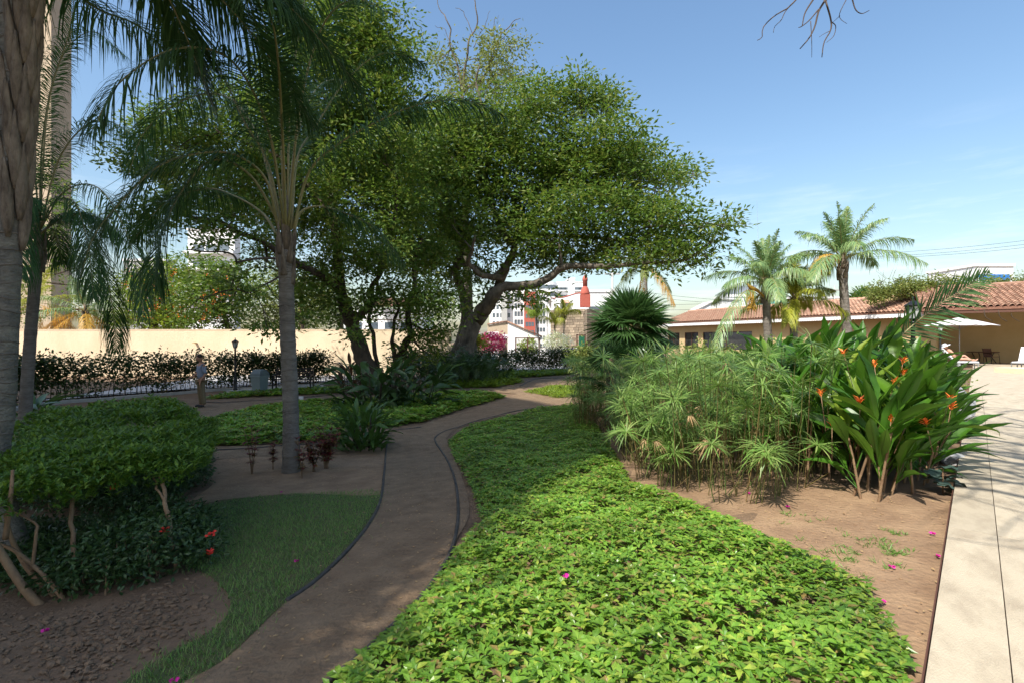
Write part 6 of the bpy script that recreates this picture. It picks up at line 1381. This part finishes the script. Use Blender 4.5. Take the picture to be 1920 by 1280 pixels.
VT = [yaw(v) for v in ((0, 0, .93), (.085, 0, .84), (.10, -.02, .66), (.107, -.01, .46), (.113, .02, .26), (.118, .03, .07), (-.085, 0, .84), (-.10, -.02, .66), (-.107, -.01, .46), (-.113, .02, .26), (-.118, .03, .07))]
skinned(VT, [(0, 1), (1, 2), (2, 3), (3, 4), (4, 5), (0, 6), (6, 7), (7, 8), (8, 9), (9, 10)], [(.165, .125), .10, .092, .082, .078, .072, .10, .092, .082, .078, .072], 'trousers', M['khaki'], man)
for sx in (-1, 1): skinned([yaw(v) for v in ((sx * .117, .05, .045), (sx * .122, -.04, .05), (sx * .132, -.16, .035))], [(0, 1), (1, 2)], [.045, .048, .036], 'shoe', M['shoe'], man)
hd = head(man, yaw((0, -.06, 1.605)), -.95, M['skin'], .25)
mb = MB(); mb.lathe([(.085, .02), (.09, .05), (.082, .09), (.055, .122), (.01, .132)], 16); mb.build('hair', M['hair'], hd).location = (0, .012, 0)
p = yaw((-.19, -.33, .93)); tag(MB().tube(catmull([(0, 0, 0), (-.35, -.1, -.22), (-.75, -.2, -.42)], 8), .006, 5).build('stick', M['stem'], None, tuple(np.array(man.location) + np.array(Matrix.Rotation(math.radians(15), 3, 'Z') @ Vector(p)))), 'thin pale stick held low by the standing man', 'stick')
# sunbather on the lounger
sb = thing('person', 'sunbather in wide white hat and floral trunks lying back', 'person', (0, 0, 0)); sb.location = (L1.location[0], L1.location[1], 0); sb.rotation_euler = L1.rotation_euler
b = math.radians(52); up_ = lambda l_, o=.17, x_=0: np.array([x_, l_ * math.cos(b) - o * math.sin(b), .42 + l_ * math.sin(b) + o * math.cos(b) - .03])
V = [np.array([0, .06, .52]), up_(.22), up_(.42), up_(.55), up_(.64), up_(.68)]; Rr = [(.16, .12), (.15, .11), (.17, .115), (.13, .08), .055, .055]; E = [(i, i + 1) for i in range(5)]
la = add([up_(.50, .17, .19), up_(.34, .22, .25), np.array([.24, .08, .70]), np.array([.17, -.06, .68])], [.055, .048, .038, .028], 3); ra = add([up_(.50, .17, -.19), up_(.34, .20, -.27), np.array([-.28, .08, .62]), np.array([-.30, -.12, .52])], [.055, .048, .038, .028], 3)
hand_chain(V, E, Rr, la, V[la], np.array([-.5, -.7, -.2]), -1); hand_chain(V, E, Rr, ra, V[ra], np.array([0, -.9, -.3]), 1)
add([np.array(q) for q in ((.10, -.04, .49), (.15, -.30, .60), (.17, -.46, .68), (.15, -.62, .52), (.12, -.76, .42), (.13, -.86, .41))], [.088, .075, .06, .052, .036, .03], 0)
add([np.array(q) for q in ((-.10, -.04, .49), (-.14, -.28, .50), (-.16, -.48, .50), (-.14, -.70, .46), (-.13, -.88, .44), (-.13, -.93, .53))], [.088, .075, .06, .052, .036, .03], 0)
skinned(V, E, Rr, 'body', M['skin2'], sb)
skinned([(0, .08, .53), (0, .02, .50), (.10, -.05, .49), (.15, -.25, .58), (-.10, -.05, .49), (-.14, -.24, .50)], [(0, 1), (1, 2), (2, 3), (1, 4), (4, 5)], [(.17, .13), (.17, .13), .105, .095, .105, .095], 'trunks', M['floral'], sb)
hc = up_(.80, .17); hd = head(sb, hc, 0, M['skin2'], -.45)
mb = MB(); mb.lathe([(.26, .015), (.25, .03), (.12, .06), (.105, .12), (.085, .155), (.01, .165)], 20); mb.build('hat', M['towel'], hd)
bpy.context.view_layer.update()
